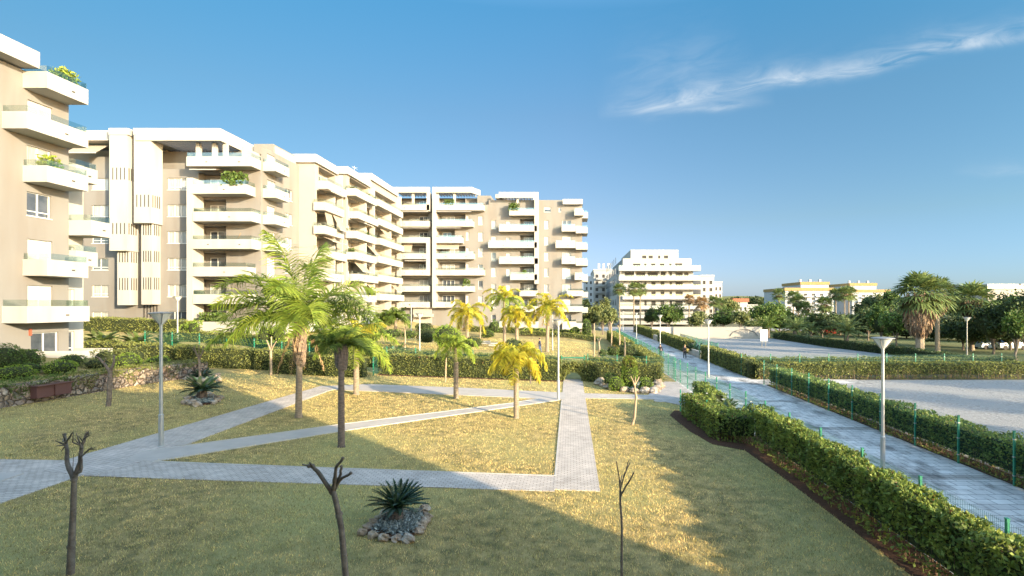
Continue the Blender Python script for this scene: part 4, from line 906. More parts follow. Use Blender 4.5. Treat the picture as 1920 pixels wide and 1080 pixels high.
# ------------------------------------------------------------------ shrubs
def bush(name, label, x, y, r, m='leaf_ball', leaf=.09, n=None, group=None, rough=.08, z=None, stem=0, cat='bush', core=True, tip=None, sq=1):
    z0 = float(zg_any(x, y)) if z is None else z; B = thing(name, label, cat, (x, y, z0), group=group); r = np.array(r if hasattr(r, '__len__') else (r, r, r), float)
    c = np.array([x, y, z0+r[2]*.8+stem]); n = n or int(np.clip(26*(r[0]*r[2])/(leaf**2), 160, 3500))
    d = RNG.normal(size=(n, 3)); d /= np.linalg.norm(d, axis=1)[:, None]
    if sq != 1: d = np.sign(d)*np.abs(d)**sq
    ph = RNG.uniform(0, 6, 3); k = 1+rough*(np.sin(d[:, 0]*4+ph[0])+np.sin(d[:, 1]*5+ph[1])+np.sin(d[:, 2]*4+ph[2]))
    C = c+d*r*k[:, None]*RNG.uniform(.86, 1.04, n)[:, None]; C[:, 2] = np.maximum(C[:, 2], z0+.05+stem)
    f = MB(); f.leaves(C, leaf, D=d*.8, asp=.55); f.build('foliage', M[m], B)
    if core: f = MB(); f.blob(c, r*.84, rough=.03, nu=10, nv=7); f.build('shade_core', M['core'], B)
    if stem: f = MB(); f.tube([(x, y, z0-.05), (x+.03, y, z0+stem+.15)], .06, 6); f.build('trunk', M['bark'], B)
    if tip: f = MB(); k = d[:, 2] > .45; f.leaves(C[k][::2]+[0, 0, .03], leaf, asp=.5); f.build('young_shoots', M[tip], B)
    return B
def pbush(name, label, px, pyb, wpx, hpx, Y=None, **k):
    X, Yg, z = G(px, pyb) if Y is None else (PX(px, Y), Y, None); s = Yg/FP
    if 'z' not in k and Y is not None: k['z'] = max(PZ(pyb, Y), float(zg_any(X, Yg))-.03)
    return bush(name, label, X, Yg, (wpx*s/2, wpx*s/2, hpx*s/1.7), **k)
YB_ = [
 ('round_bush', 'big clipped dome bush at the left frame edge above the stone wall', 8, 692, 60, 42, 27.5, 'leaf_mid'),
 ('round_bush', 'dark clipped bush beside the big dome under the ground floor door', 52, 692, 44, 36, 29, 'leaf_mid'),
 ('round_bush', 'low flat green mound above the stone wall nearest the brown cabinet', 28, 722, 62, 24, 26.5, 'leaf_ball'),
 ('round_bush', 'small mound between the low green mound and the white terrace', 50, 710, 50, 20, 28, 'leaf_mid'),
 ('round_bush', 'clipped green mound in front of the white terrace, left one of two', 112, 710, 54, 24, 28.5, 'leaf_ball'),
 ('round_bush', 'clipped green mound behind, directly below the white terrace', 134, 700, 40, 22, 31, 'leaf_mid'),
 ('round_bush', 'bright yellow-green mound right of the terrace beside the pollarded tree', 182, 700, 44, 18, 31, 'leaf_lite'),
 ('round_bush', 'bright lime mound right of the pollarded tree', 238, 698, 50, 24, 32, 'leaf_ball'),
 ('round_bush', 'small bright mound behind the tall near lamp post', 296, 685, 38, 14, 34, 'leaf_ball'),
 ('clipped_shrub', 'flat topped olive shrub above the lime mound', 252, 686, 34, 24, 34, 'leaf_lite'),
 ('clipped_shrub', 'flat topped pale shrub growing behind the fork of the pollarded tree', 198, 682, 36, 24, 33, 'leaf_lite'),
 ('clipped_shrub', 'rounded box shrub right of the thin far lamp post, left one of the pair', 347, 640, 17, 27, 50, 'leaf_ball'),
 ('clipped_shrub', 'rounded box shrub below the balconies, right one of the pair on a stem', 364, 640, 22, 26, 49.5, 'leaf_ball'),
 ('clipped_shrub', 'tall clipped box shrub behind the big palm, left of three', 495, 645, 22, 34, 47, 'leaf_ball'),
 ('clipped_shrub', 'dark narrow clipped shrub in the middle of three behind the big palm', 508, 640, 12, 26, 47.5, 'leaf_dark'),
 ('clipped_shrub', 'clipped box shrub touching the big palm, right of three', 523, 642, 24, 30, 47, 'leaf_ball'),
 ('round_bush', 'cloud pruned bush near the wing entrance, upper one', 712, 627, 22, 22, 62, 'leaf_lite'),
 ('round_bush', 'low rounded bush in the bed by the wing entrance', 735, 632, 36, 14, 60, 'leaf_mid'),
 ('round_bush', 'round bush in the middle of the bed before the far block door', 768, 634, 30, 14, 60, 'leaf_mid'),
 ('round_bush', 'round bush left of the first yellow palm', 812, 636, 34, 20, 60, 'leaf_mid'),
 ('round_bush', 'dense bush below the far entrance canopy', 795, 622, 30, 16, 75, 'leaf_dark'),
 ('round_bush', 'bright feathery shrub behind the green palm', 838, 650, 50, 40, 52, 'leaf_ball'),
 ('round_bush', 'dark bush left of the bright feathery shrub', 800, 642, 30, 26, 55, 'leaf_dark'),
 ('round_bush', 'cloud pruned bush with leaning trunk in front of the far block', 926, 622, 20, 20, 78, 'leaf_mid'),
 ('round_bush', 'low bush under the leaning cloud pruned bush', 915, 632, 26, 12, 76, 'leaf_mid'),
 ('round_bush', 'small round bush by the far block parapet, left end of its row', 990, 627, 20, 12, 84, 'leaf_ball'),
 ('round_bush', 'second round bush of the row at the far block parapet', 1012, 627, 20, 12, 84, 'leaf_ball'),
 ('round_bush', 'round bush at the right corner of the far block', 1078, 625, 20, 12, 85, 'leaf_ball'),
 ('round_bush', 'upright bush at the foot of the small trees right of the far block', 1100, 627, 20, 26, 84, 'leaf_mid'),
 ('round_bush', 'dark green bush behind the hedge next to the yellow palms', 885, 650, 40, 18, 52, 'leaf_dark'),
 ('round_bush', 'dark low plant beside the man in the garden', 962, 655, 36, 18, 50, 'leaf_dark'),
 ('round_bush', 'round topiary ball with reddish shoots left of the promenade fence', 1150, 667, 24, 18, 50, 'leaf_mid'),
 ('round_bush', 'dark shrub mass among bare saplings left of the promenade', 1172, 668, 44, 22, 52, 'leaf_dark'),
 ('round_bush', 'small leafy shrub right of the round topiary ball', 1130, 668, 16, 12, 49, 'leaf_mid'),
 ('round_bush', 'rounded shrub at the end of the terrace parapet of the middle block', 690, 640, 46, 26, 56, 'leaf_ball'),
 ('round_bush', 'low bright shrub in the bed left of the rear yellowish palm', 600, 650, 60, 20, 47, 'leaf_ball'),
 ('round_bush', 'lavender coloured low shrub behind the stone wall hedge', 415, 640, 30, 12, 48, 'leaf_lite'),
]
for (nm, lb, px, pyb, w_, h_, Y, mm) in YB_:
    pbush(nm, lb, px, pyb, w_, h_, Y, m=mm, leaf=max(.09, Y*.0030), stem=(.5 if 'stem' in lb else 0), sq=(.55 if nm == 'clipped_shrub' else 1), tip=('leaf_red' if 'reddish' in lb else None))
# flower bed with stones on the right
X, Y, z = G(1183, 722)
bush('column_shrub', 'tall rounded green column shrub with reddish top behind the right stone bed', PX(1180, 37.2), 37.2, (.6, .6, 1.3), 'leaf_ball', .09, 4200, tip='leaf_red', sq=.75, rough=.02)
bush('round_bush', 'bright green ball bush in the right stone bed, left of the column shrub', PX(1155, 36.0), 36.0, .55, 'leaf_ball', .085)
bush('round_bush', 'bright green ball bush in the right stone bed, right of the column shrub', PX(1211, 36.2), 36.2, .52, 'leaf_ball', .085)
bush('round_bush', 'darker ball bush half hidden behind the left bright ball bush', PX(1146, 37.6), 37.6, .6, 'leaf_mid', .09)
def bed(pts, label, glabel, group, r=.17, cover=True, n=None, name='edging_stone', hgt=.14, sp_=2.0):
    P = [np.array(G(*p)[:2]) for p in pts]; per = []
    for a_, b_ in zip(P, P[1:]+P[:1]):
        L = np.linalg.norm(b_-a_); k = max(1, int(L/(r*sp_)))
        per += [a_+(b_-a_)*i/k for i in range(k)]
    for i, p in enumerate(per):
        z = float(zg(*p)); m = MB(); rr = r*random.uniform(.75, 1.15); nx = MB(); nx.blob((p[0], p[1], z+rr*.45), (rr*random.uniform(.9, 1.15), rr*random.uniform(.75, 1), rr*.75), rough=.2, nu=9, nv=6)
        tag(nx.build(name, M['rock'], loc=(p[0], p[1], z)), label, 'stone', group)
    c_ = sum(P)/len(P); A = [c_+(p-c_)*.93 for p in P]
    z0 = float(zg(*c_)); m = MB(); m.prism([tuple(p) for p in A], [float(zg(*p))-.02 for p in A], [float(zg(*p))+.06 for p in A]); struct('bed_soil', m, M['soil'])
    if cover:
        Q = []; 
        while len(Q) < cover:
            w_ = RNG.dirichlet(np.ones(len(A))*.45); q = sum(wi*a_ for wi, a_ in zip(w_, A)); q = c_+(q-c_)*1.0
            Q.append((q[0], q[1], float(zg(*q))+.06+random.uniform(0, hgt)))
        m = MB(); m.leaves(np.array(Q), r*.6, asp=.38); o = m.build('ground_cover', M['silver']); tag(o, glabel, 'ground cover', kind='stuff')
    return c_
CB = bed([(678, 1003), (720, 1013), (766, 1016), (785, 1000), (802, 972), (796, 960), (760, 966), (722, 968)], 'rough pale stone edging the foreground cycad bed', 'silver-grey ground cover filling the foreground stone bed', 'stones round the foreground cycad bed', .165, 4200, sp_=1.7)
bed([(348, 758), (370, 762), (400, 758), (412, 750), (390, 744), (355, 748)], 'grey stone edging the round bed of the middle small cycad', 'silver ground cover round the small cycad on the left lawn', 'stones round the left lawn cycad', .22, 1000)
bed([(352, 712), (378, 717), (410, 715), (405, 708), (370, 706)], 'pale stone edging the small bed by the end of the stone wall', 'ground cover in the small bed by the end of the stone wall', 'stones by the end of the stone wall', .24, 500)
bed([(1120, 722), (1150, 732), (1190, 737), (1225, 737), (1238, 728), (1232, 718), (1180, 712), (1130, 714)], 'boulder edging the bed of ball bushes right of the paved path', 'silver ground cover among the ball bushes', 'boulders of the ball bush bed', .33, 1300)

# ------------------------------------------------------------------ palms
def frond_geo(L, el, az, droop, nleaf=44, ll=.6, lw=.035, rg=RNG, plum=.5, hang=.6, r0=.03):
    """rachis tube and drooping leaflets of a feather frond; local coordinates"""
    P = []; d = np.array([math.cos(az)*math.cos(el), math.sin(az)*math.cos(el), math.sin(el)]); p = np.zeros(3); N = 12
    for i in range(N+1):
        P.append(p.copy()); d = d+np.array([0, 0, -droop*(.35+1.3*i/N)/N]); d /= np.linalg.norm(d); p = p+d*L/N
    P = np.array(P); m = MB(); m.tube(P, [r0*(1-.85*i/N) for i in range(N+1)], 5, cap=False)
    t = np.repeat(np.linspace(.10, 1, nleaf), 2)+rg.uniform(-.01, .01, nleaf*2); t = np.clip(t, 0, 1); i0 = np.minimum((t*N).astype(int), N-1); fr = (t*N-i0)[:, None]
    C = P[i0]*(1-fr)+P[i0+1]*fr; T = P[i0+1]-P[i0]; T /= np.linalg.norm(T, axis=1)[:, None]
    sd_ = np.cross(T, [0, 0, 1.0]); sd_ /= np.linalg.norm(sd_, axis=1)[:, None]+1e-9; sgn = np.tile([1, -1], nleaf)[:, None]
    up = np.cross(sd_, T)
    D = sd_*sgn*1.0+T*.55+up*rg.uniform(-plum, plum, (len(t), 1))+rg.normal(0, .08, (len(t), 3)); D /= np.linalg.norm(D, axis=1)[:, None]
    ln = (ll*np.sin(np.pi*np.clip(.12+.86*t, 0, 1))**.6*rg.uniform(.8, 1.1, len(t)))[:, None]
    A = C+D*ln*.5; D2 = D+np.array([0, 0, -hang]); D2 /= np.linalg.norm(D2, axis=1)[:, None]; B_ = A+D2*ln*.55
    w_ = np.cross(D, T); w_ /= np.linalg.norm(w_, axis=1)[:, None]+1e-9; q = T*.7+w_*.7; q = q/np.linalg.norm(q, axis=1)[:, None]*lw
    V = np.stack([C-q*.6, C+q*.6, A+q, A-q, B_+q*.15, B_-q*.15], 1).reshape(-1, 3); n = len(t)
    F = np.concatenate([np.arange(n)[:, None]*6+np.array([[0, 1, 2, 3]]), np.arange(n)[:, None]*6+np.array([[3, 2, 4, 5]])])
    m.add(V, F, 1); return m
def trunk_mesh(H, r0, r1, lean=(0, 0), rings=True, k=12, bulge=None):
    m = MB(); P = []; Rr = []; n = int(H/.09) if rings else 8
    for i in range(n+1):
        t = i/n; rr = r0+(r1-r0)*t; rr *= 1.18 if t < .04 else 1; rr *= (1.035 if i % 2 else 1) if rings else 1
        if bulge and t > bulge[0]: rr = bulge[1]*(1-.35*(t-bulge[0])/(1-bulge[0]))*(1.08 if i % 3 else .92)
        P.append((lean[0]*t*t, lean[1]*t*t, -.1+(H+.1)*t)); Rr.append(rr)
    m.tube(P, Rr, k); return m
def queen_palm(label, base, H, L, n, fm, trunkm='trunk', r=(.17, .12), droop=1.7, ll=.6, lw=.035, el=(-.2, 1.3), lean=(0, 0), nleaf=44, bulge=None, seed=1, detail=True, azs=None, dead=0, hang=.6, plum=.5):
    rs = random.Random(seed); rg = np.random.default_rng(seed)
    B = thing('palm_tree', label, 'palm tree', base); m = trunk_mesh(H, r[0], r[1], lean, bulge=bulge)
    m.build('trunk', M[trunkm], B, world=False)
    top = np.array([lean[0], lean[1], H]); allm = MB()
    for i in range(n):
        q = (i+.5)/n; az = i*2.39996+rs.uniform(-.25, .25) if azs is None else azs[i][0]
        e = el[0]+(el[1]-el[0])*q if azs is None else azs[i][1]; Lf = L*rs.uniform(.85, 1.1)*(1 if q < .85 else .85) if azs is None else azs[i][2]
        f = frond_geo(Lf, e, az, droop*rs.uniform(.8, 1.15), nleaf, ll, lw, rg, hang=hang, plum=plum)
        off = top+np.array([math.cos(az), math.sin(az), 0])*.06
        for k in range(len(f.V)): f.V[k] = f.V[k]+off
        mt = fm if isinstance(fm, str) else fm[min(int(q*len(fm)), len(fm)-1)]
        if detail: f.build('frond', [M[mt], M[mt]], B, world=False)
        else: allm.V += f.V; allm.F += [(a_+allm.n, b_) for a_, b_ in f.F]; allm.n += f.n
    if not detail: allm.build('crown', [M[fm if isinstance(fm, str) else fm[0]]]*2, B, world=False)
    if dead:
        d_ = MB()
        for i in range(dead):
            az = rs.uniform(0, 6.28); f = frond_geo(L*.62, -1.1, az, .8, 26, .35, .03, rg, hang=1.5)
            for v in f.V: d_.V.append(v+top+[math.cos(az)*.12, math.sin(az)*.12, -.2])
            d_.F += [(a_+d_.n, 0) for a_, b_ in f.F]; d_.n += f.n
        d_.build('dead_fronds', M['frond_b'], B, world=False)
    if bulge:
        d_ = MB()
        for i in range(34):
            t = bulge[0]+(1-bulge[0])*i/34; az = i*2.4; z = H*t; rr = bulge[1]*.95; x_, y_ = lean[0]*t*t+math.cos(az)*rr*.8, lean[1]*t*t+math.sin(az)*rr*.8
            d_.tube([(x_, y_, z-.15), (x_+math.cos(az)*.1, y_+math.sin(az)*.1, z+.2), (x_+math.cos(az)*.14, y_+math.sin(az)*.14, z+.42)], [.11, .07, .02], 5)
        d_.build('leaf_bases', M['boot'] if bulge[2] else M['trunk_d'], B, world=False)
    return B
def base(px, py): X, Y, z = G(px, py); return (X, Y, z)
q = math.pi
azs = [(q*.9, .3, 3.9), (.2, .4, 3.8), (-.35, .75, 3.6), (q*1.02, .9, 4.2), (q*.98, .55, 4.0), (q*1.12, .15, 3.9), (q*.80, .80, 3.6), (-.05, .62, 3.8), (.12, .05, 3.4), (q*.5, 1.30, 4.2), (q*1.45, 1.36, 4.3), (q*.62, 1.15, 4.0), (q*1.3, .3, 3.4), (q*1.7, .55, 3.3), (q*.35, .6, 3.4), (q*1.6, .3, 3.0), (q*.95, 1.0, 3.9), (.35, .95, 3.7), (q*1.55, .95, 3.2), (q*.5, .2, 3.3), (q*1.2, .75, 3.6)]
queen_palm('tallest feathery palm on the lawn with shaggy old leaf bases under a broad green crown', base(560, 783), 4.75, 4, len(azs), ['frond_g', 'frond_l'], 'trunk', (.155, .115), 1.6, 1.1, .024, nleaf=96, bulge=(.55, .19, True), seed=3, azs=[(a_, e_, l_*1.08) for a_, e_, l_ in azs], dead=4, hang=.55, plum=.95, lean=(.12, 0))
queen_palm('short dark trunked palm with dark green crown beside the diagonal concrete path', base(640, 838), 3.95, 1.2, 16, ['frond_g', 'frond_g', 'frond_l'], 'trunk_d', (.13, .10), 1.25, .5, .016, nleaf=52, seed=5, bulge=(.8, .125, False), el=(.15, 1.3), hang=.5)
queen_palm('yellow-green palm standing just behind the dark trunked palm', base(668, 740), 3.1, 2.7, 15, ['frond_l', 'frond_l', 'frond_y'], 'trunk', (.17, .14), 2.0, .75, .032, nleaf=50, seed=8, hang=.9)
queen_palm('slim palm with small bright green tuft near the middle of the lawn', base(855, 747), 3.2, 1.7, 13, 'frond_l', 'trunk', (.15, .13), 2.6, .5, .03, nleaf=36, seed=9, hang=.9)
queen_palm('small palm with drooping golden yellow crown at the end of the concrete path', base(968, 784), 3.05, 1.85, 18, ['frond_y'], 'trunk', (.14, .12), 3.1, .6, .03, nleaf=44, seed=12, el=(.0, 1.3), hang=1.1)
for (lb, px, pb, Y, pc, L, n, fm, dr, sd_, le) in (
  ('leftmost yellow palm before the far block, with reddish brown hanging fronds', 876, 650, 62, 588, 3.4, 18, ['frond_y'], 2.5, 21, (.1, 0)),
  ('tall green-yellow palm rising highest among the yellow palms', 946, 640, 68, 560, 3.3, 16, ['frond_l', 'frond_y'], 2.2, 22, (0, 0)),
  ('yellow palm crossing in front of the tall green-yellow one', 969, 655, 60, 592, 2.6, 16, ['frond_y'], 2.6, 23, (0, 0)),
  ('rightmost yellow palm, with a dry hanging frond near the garden lamp', 1026, 660, 60, 578, 3.3, 16, ['frond_y'], 2.3, 24, (.2, 0)),
  ('spiky young green palm near the wing entrance', 742, 625, 72, 596, 2.4, 16, 'frond_g', 1.2, 25, (0, 0)),
  ('dark feather palm leaning against the pale wall of the wing', 722, 622, 74, 598, 1.8, 12, 'frond_g', 1.3, 26, (0, 0))):
    X = PX(px, Y); z = float(zg(X, Y)); H = PZ(pc, Y)-z
    queen_palm(lb, (X, Y, z), H, L, n, fm, 'trunk', (.22, .18), dr, .85, .055, nleaf=32, seed=sd_, lean=le, dead=2 if 'brown' in lb or 'dry' in lb else 0, hang=.9)
def date_palm(label, px, pb, Y, H, L, n, fm='fan', seed=1, tr=.35):
    X = PX(px, Y); z = float(zg_any(X, Y)); B = queen_palm(label, (X, Y, z), H, L, n, fm, 'trunk_d', (tr, tr*.9), 1.1, .5, .05, nleaf=26, seed=seed, el=(-.2, 1.35), detail=False, hang=.2)
    return B
date_palm('stout date palm with upright grey-green crown at the park edge behind the gravel yard', 1587, 648, 76, 2.4, 3.6, 34, seed=31)
date_palm('low date palm left of the stout one behind the park hedge', 1490, 640, 92, 2.0, 3.4, 26, seed=32)
date_palm('drooping date palm beside the gravel yard signboard', 1440, 635, 101, 2.2, 3.5, 24, 'frond_g', seed=33)
date_palm('small date palm between the low one and the stout one', 1520, 632, 98, 1.4, 2.6, 20, seed=34)
M['skirt_h'] = mat('brown_dead_leaves', (.23, .155, .10), (.14, .095, .06), 1.2, .9, island=.9)
def fan_palm(label, px, Y, ytop, R_, skirt=0, fm='fan', n=34, seed=1, tr=.22, sk_m='frond_b', group=None, droopy=1.0, xy=None, z0=None, skr=1.0):
    rs = random.Random(seed); rg = np.random.default_rng(seed); X = PX(px, Y) if xy is None else xy[0]; z = float(zg_any(X, Y)) if z0 is None else z0
    H = PZ(ytop, Y)-z-R_*.75; B = thing('fan_palm', label, 'palm tree', (X, Y, z), group=group)
    m = MB(); nn_ = 14; m.tube([(math.sin(i/nn_*2+seed)*.04*H*.2, 0, -.1+(H+.1)*i/nn_) for i in range(nn_+1)], [tr*(1.25 if i == 0 else 1-.25*i/nn_) for i in range(nn_+1)], 9); m.build('trunk', M['trunk'], B, world=False)
    tx = math.sin(2+seed)*.04*H*.2
    f = MB()
    for i in range(n):
        e = -.75+2.1*(i/n)**.95+rs.uniform(-.15, .15); az = i*2.4; d = np.array([math.cos(az)*math.cos(e), math.sin(az)*math.cos(e), math.sin(e)])
        c0 = np.array([tx, 0, H]); c1 = c0+d*R_*.52; s_ = np.cross(d, [0, 0, 1.0]); s_ /= np.linalg.norm(s_)+1e-9; u_ = np.cross(s_, d)
        f.tube([c0, c1], [.035, .02], 3, cap=False)
        K = 13
        for k in range(K):
            th = (k/(K-1)-.5)*3.6; dd = d*math.cos(th)+s_*math.sin(th)+u_*rs.uniform(-.12, .12); ln = R_*.52*(1-.18*abs(th)/1.8)*rs.uniform(.85, 1.1)
            a_ = c1+dd*ln*.55; tip = a_+(dd+np.array([0, 0, -.55*droopy]))*ln*.5; w_ = np.cross(dd, u_); w_ /= np.linalg.norm(w_)+1e-9; ww = w_*ln*.075
            f.add([c1-ww*.3, c1+ww*.3, a_+ww, a_-ww, tip+ww*.12, tip-ww*.12], [(0, 1, 2, 3), (3, 2, 4, 5)])
    f.build('crown', M[fm], B, world=False)
    if skirt:
        sk = MB(); N = int(330*min(2.2, skirt))
        az = rg.uniform(0, 6.283, N); t = rg.uniform(0, 1, N)**.8; rr = skr*R_*.56*np.sin(np.pi*(.30+.62*t))**.7*rg.uniform(.75, 1.05, N)
        C = np.stack([tx+np.cos(az)*rr, np.sin(az)*rr, H+.1-skirt*t], 1); D = np.stack([np.cos(az)*.12, np.sin(az)*.12, -np.ones(N)], 1)
        sk.leaves(C, .75*max(.5, R_/3), D=D*3, asp=.16, spread=.35); sk.leaves(C[::3], .4, asp=.3)
        sk.lathe([(R_*.1, H), (R_*.38, H-skirt*.2), (R_*.42, H-skirt*.5), (tr, H-skirt*1.0)][::-1], (tx, 0, 0), 12, 0, .08) if False else None
        sk.build('dead_leaf_skirt', M[sk_m], B, world=False)
        c_ = MB(); c_.lathe([(tr*1.1, H-skirt*.95), (skr*R_*.33, H-skirt*.6), (skr*R_*.40, H-skirt*.25), (R_*.2, H)], (tx, 0, 0), 12, 0, .05); c_.build('skirt_core', M['boot'], B, world=False)
    return B
fan_palm('huge fan palm with thick brown skirt of dead leaves, largest palm in the park', 1724, 61, 514, 3.3, 5.0, seed=2, n=60, tr=.5, sk_m='skirt_h', skr=.95)
fan_palm('tall fan palm with grey trunk immediately behind the huge skirted one', 1758, 66, 522, 2.9, 2.6, seed=3, n=44, tr=.3, sk_m='skirt_h', skr=.8)
fan_palm('skirted fan palm above the dark lamp post on the right', 1822, 72, 532, 3.5, 2.2, seed=4, n=50, tr=.35, sk_m='skirt_d', skr=.7)
for i, (lb, px, Y, yt, R_, sk, tr) in enumerate((
  ('tall slender fan palm against the stepped white block, leftmost of three', 1162, 122, 531, 1.9, 1.3, .2),
  ('tall slender fan palm against the stepped white block, middle of three', 1189, 122, 530, 2.1, 1.8, .22),
  ('tall slender fan palm against the stepped white block, right of three', 1201, 126, 531, 1.9, 2.0, .22),
  ('dried out brown fan palm right of the round tree before the stepped block', 1292, 122, 552, 1.6, 1.4, .2),
  ('green fan palm right of the dried out brown one', 1315, 118, 556, 2.0, 1.2, .2),
  ('fan palm at the right foot of the white terraced block', 1338, 125, 555, 1.9, 1.0, .2),
  ('second fan palm between the terraced block and the low hill', 1350, 130, 558, 1.9, 1.0, .2),
  ('fan palm standing alone left of the ochre-trimmed block', 1461, 150, 541, 2.4, 1.6, .22),
  ('fan palm with dry skirt before the left part of the ochre-trimmed block', 1488, 135, 545, 2.3, 1.7, .22),
  ('brownish fan palm close right of the dry skirted one', 1497, 128, 552, 2.2, 3.0, .22),
  ('short pale fan palm below the ochre-trimmed block', 1510, 125, 566, 2.2, 1.2, .22),
  ('fan palm pair member left of the gap between the ochre-trimmed blocks', 1546, 120, 556, 2.4, 2.2, .22),
  ('slender fan palm at the right corner of the ochre-trimmed block', 1567, 125, 541, 2.1, 1.4, .22),
  ('fan palm between the two ochre-trimmed blocks, left one', 1584, 118, 538, 2.1, 1.4, .2),
  ('fan palm between the two ochre-trimmed blocks, right one', 1592, 121, 537, 2.2, 1.6, .2))):
    fan_palm(lb, px, Y, yt, R_*1.12, sk*.75, seed=40+i, tr=tr*.8, n=36, sk_m='skirt_d', skr=.6, fm='frond_b' if 'dried' in lb else 'fan')
# cycads
def cycad(label, x, y, R_, th=.45, tr=.2, n=46, m='cycad', seed=1, lw=.012, ll=.16, z=None, e0=.12):
    rg = np.random.default_rng(seed); rs = random.Random(seed); z0 = float(zg_any(x, y)) if z is None else z; B = thing('cycad', label, 'cycad', (x, y, z0))
    t = MB(); t.lathe([(tr*.8, -.05), (tr, .08), (tr*1.08, th*.5), (tr, th), (0.01, th+.05)], (0, 0, 0), 14, 0, .07); t.build('trunk', M['trunk_d'], B, world=False)
    f = MB()
    for i in range(n):
        e = e0+.95*(i/n)**1.2; g_ = frond_geo(R_*rs.uniform(.9, 1.08), e+rs.uniform(-.08, .08), i*2.4, .55, 34, ll*R_/.9, lw, rg, plum=.1, hang=.05, r0=.012)
        f.V += [v+np.array([0, 0, th]) for v in g_.V]; f.F += [(a_+f.n, 0) for a_, b_ in g_.F]; f.n += g_.n
    f.build('fronds', M[m], B, world=False); return B
cx_, cy_, _ = G(743, 985)
cycad('dark green cycad in the foreground stone ringed bed', cx_, cy_, .80, .46, .17, 56, seed=2, ll=.12, lw=.014, e0=.26)
x_, y_, _ = G(379, 752); cycad('small cycad in a grey stone ring on the left lawn', x_, y_, 1.05, .6, .22, 34, seed=3, ll=.2, lw=.02)
x_, y_, _ = G(378, 712); cycad('smallest cycad beside the pollard at the end of the stone wall', x_, y_, .8, .2, .18, 26, seed=4, ll=.2, lw=.02)
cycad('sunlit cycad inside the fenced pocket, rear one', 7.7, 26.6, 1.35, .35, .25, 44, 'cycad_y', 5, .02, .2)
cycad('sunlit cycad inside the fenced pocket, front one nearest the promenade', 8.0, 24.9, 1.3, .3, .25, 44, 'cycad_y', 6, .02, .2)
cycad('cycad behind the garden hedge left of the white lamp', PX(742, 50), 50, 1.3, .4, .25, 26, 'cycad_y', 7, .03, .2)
cycad('cycad on the gravel edge by the white planter wall', PX(1300, 66), 66, 1.5, .5, .3, 26, 'cycad', 8, .04, .2)
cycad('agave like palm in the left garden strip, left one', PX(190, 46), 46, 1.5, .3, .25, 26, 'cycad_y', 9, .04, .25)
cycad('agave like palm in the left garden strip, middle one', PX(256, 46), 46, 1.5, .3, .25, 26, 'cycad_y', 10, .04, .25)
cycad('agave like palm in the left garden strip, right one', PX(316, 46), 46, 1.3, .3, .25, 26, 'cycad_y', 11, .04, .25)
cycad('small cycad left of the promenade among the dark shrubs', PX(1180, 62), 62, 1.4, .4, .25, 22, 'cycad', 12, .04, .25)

# ------------------------------------------------------------------ bare pollarded trees and saplings
def bare(label, Y, lines, m='bark', name='bare_tree', zb=None, group=None):
    """lines: list of (pixel polyline, (radius start, radius end)) drawn at distance Y; the first one is the trunk"""
    rs = random.Random(int(Y*100)); p0 = lines[0][0][0]; X0 = PX(p0[0], Y); z0 = float(zg_any(X0, Y)); B = thing(name, label, 'tree', (X0, Y, z0), group=group)
    tips = {}
    for i, (P, (ra, rb)) in enumerate(lines):
        n = len(P); k0 = tips.get(tuple(P[0]), 0.0); off = rs.uniform(-.35, .35) if i else 0; pts = []
        for j, (px, py) in enumerate(P):
            d = k0+off*j/max(1, n-1); yy_ = Y+d; pts.append((PX(px, yy_), yy_, (z0-.05) if (i == 0 and j == 0) else PZ(py, yy_))); tips[(px, py)] = d
        # subdivide with slight wobble
        Q = [pts[0]]; 
        for a_, b_ in zip(pts[:-1], pts[1:]):
            for s_ in (.33, .66, 1): Q.append(tuple(a_[c]+(b_[c]-a_[c])*s_+(rs.uniform(-1, 1)*min(ra, .03)*.35 if s_ < 1 else 0) for c in range(3)))
        N = len(Q); mb = MB(); mb.tube(Q, [(ra+(rb-ra)*t/(N-1))*(1+rs.uniform(-.08, .08)) for t in range(N)], 8); mb.blob(Q[-1], (rb*1.3,)*3, nu=7, nv=5) if i and rb > .007 else None; [mb.blob(Q[t_], (mb_r*1.28, mb_r*1.2, mb_r*1.5), rough=.2, nu=8, nv=6) for t_, mb_r in ([(0, ra)] if i else [(N//3, ra*.8), (2*N//3, (ra+rb)*.42)])]
        mb.build('trunk' if i == 0 else 'branch', M[m], B, smooth=True)
    return B
bare('pollarded tree with knobbly twiggy crown, foreground left', 10.4, [([(132, 1084), (139, 900)], (.068, .042)), ([(139, 900), (126, 868), (124, 835), (121, 815)], (.045, .025)), ([(139, 900), (150, 866), (153, 835), (163, 812)], (.045, .022)), ([(141, 890), (151, 885), (153, 862), (149, 850)], (.03, .014)),
   ([(124, 835), (103, 826)], (.018, .006)), ([(124, 835), (106, 836)], (.016, .006)), ([(122, 825), (117, 813)], (.014, .006)), ([(124, 830), (136, 811)], (.018, .008)), ([(121, 838), (114, 847)], (.012, .005)), ([(130, 822), (138, 809)], (.012, .005)), ([(153, 835), (136, 829), (138, 812)], (.018, .006)), ([(153, 840), (147, 824), (143, 812)], (.018, .006)),
   ([(152, 856), (168, 842), (180, 838)], (.018, .006)), ([(166, 843), (181, 842)], (.012, .005)), ([(160, 848), (173, 838)], (.012, .006)), ([(158, 822), (167, 817), (165, 808)], (.016, .006)), ([(156, 828), (148, 818)], (.012, .005)), ([(137, 895), (137, 870), (138, 852)], (.008, .003)), ([(163, 815), (166, 808)], (.012, .006)), ([(147, 832), (140, 822)], (.012, .005)), ([(120, 832), (110, 828)], (.012, .006)), ([(118, 828), (120, 812)], (.010, .005))])
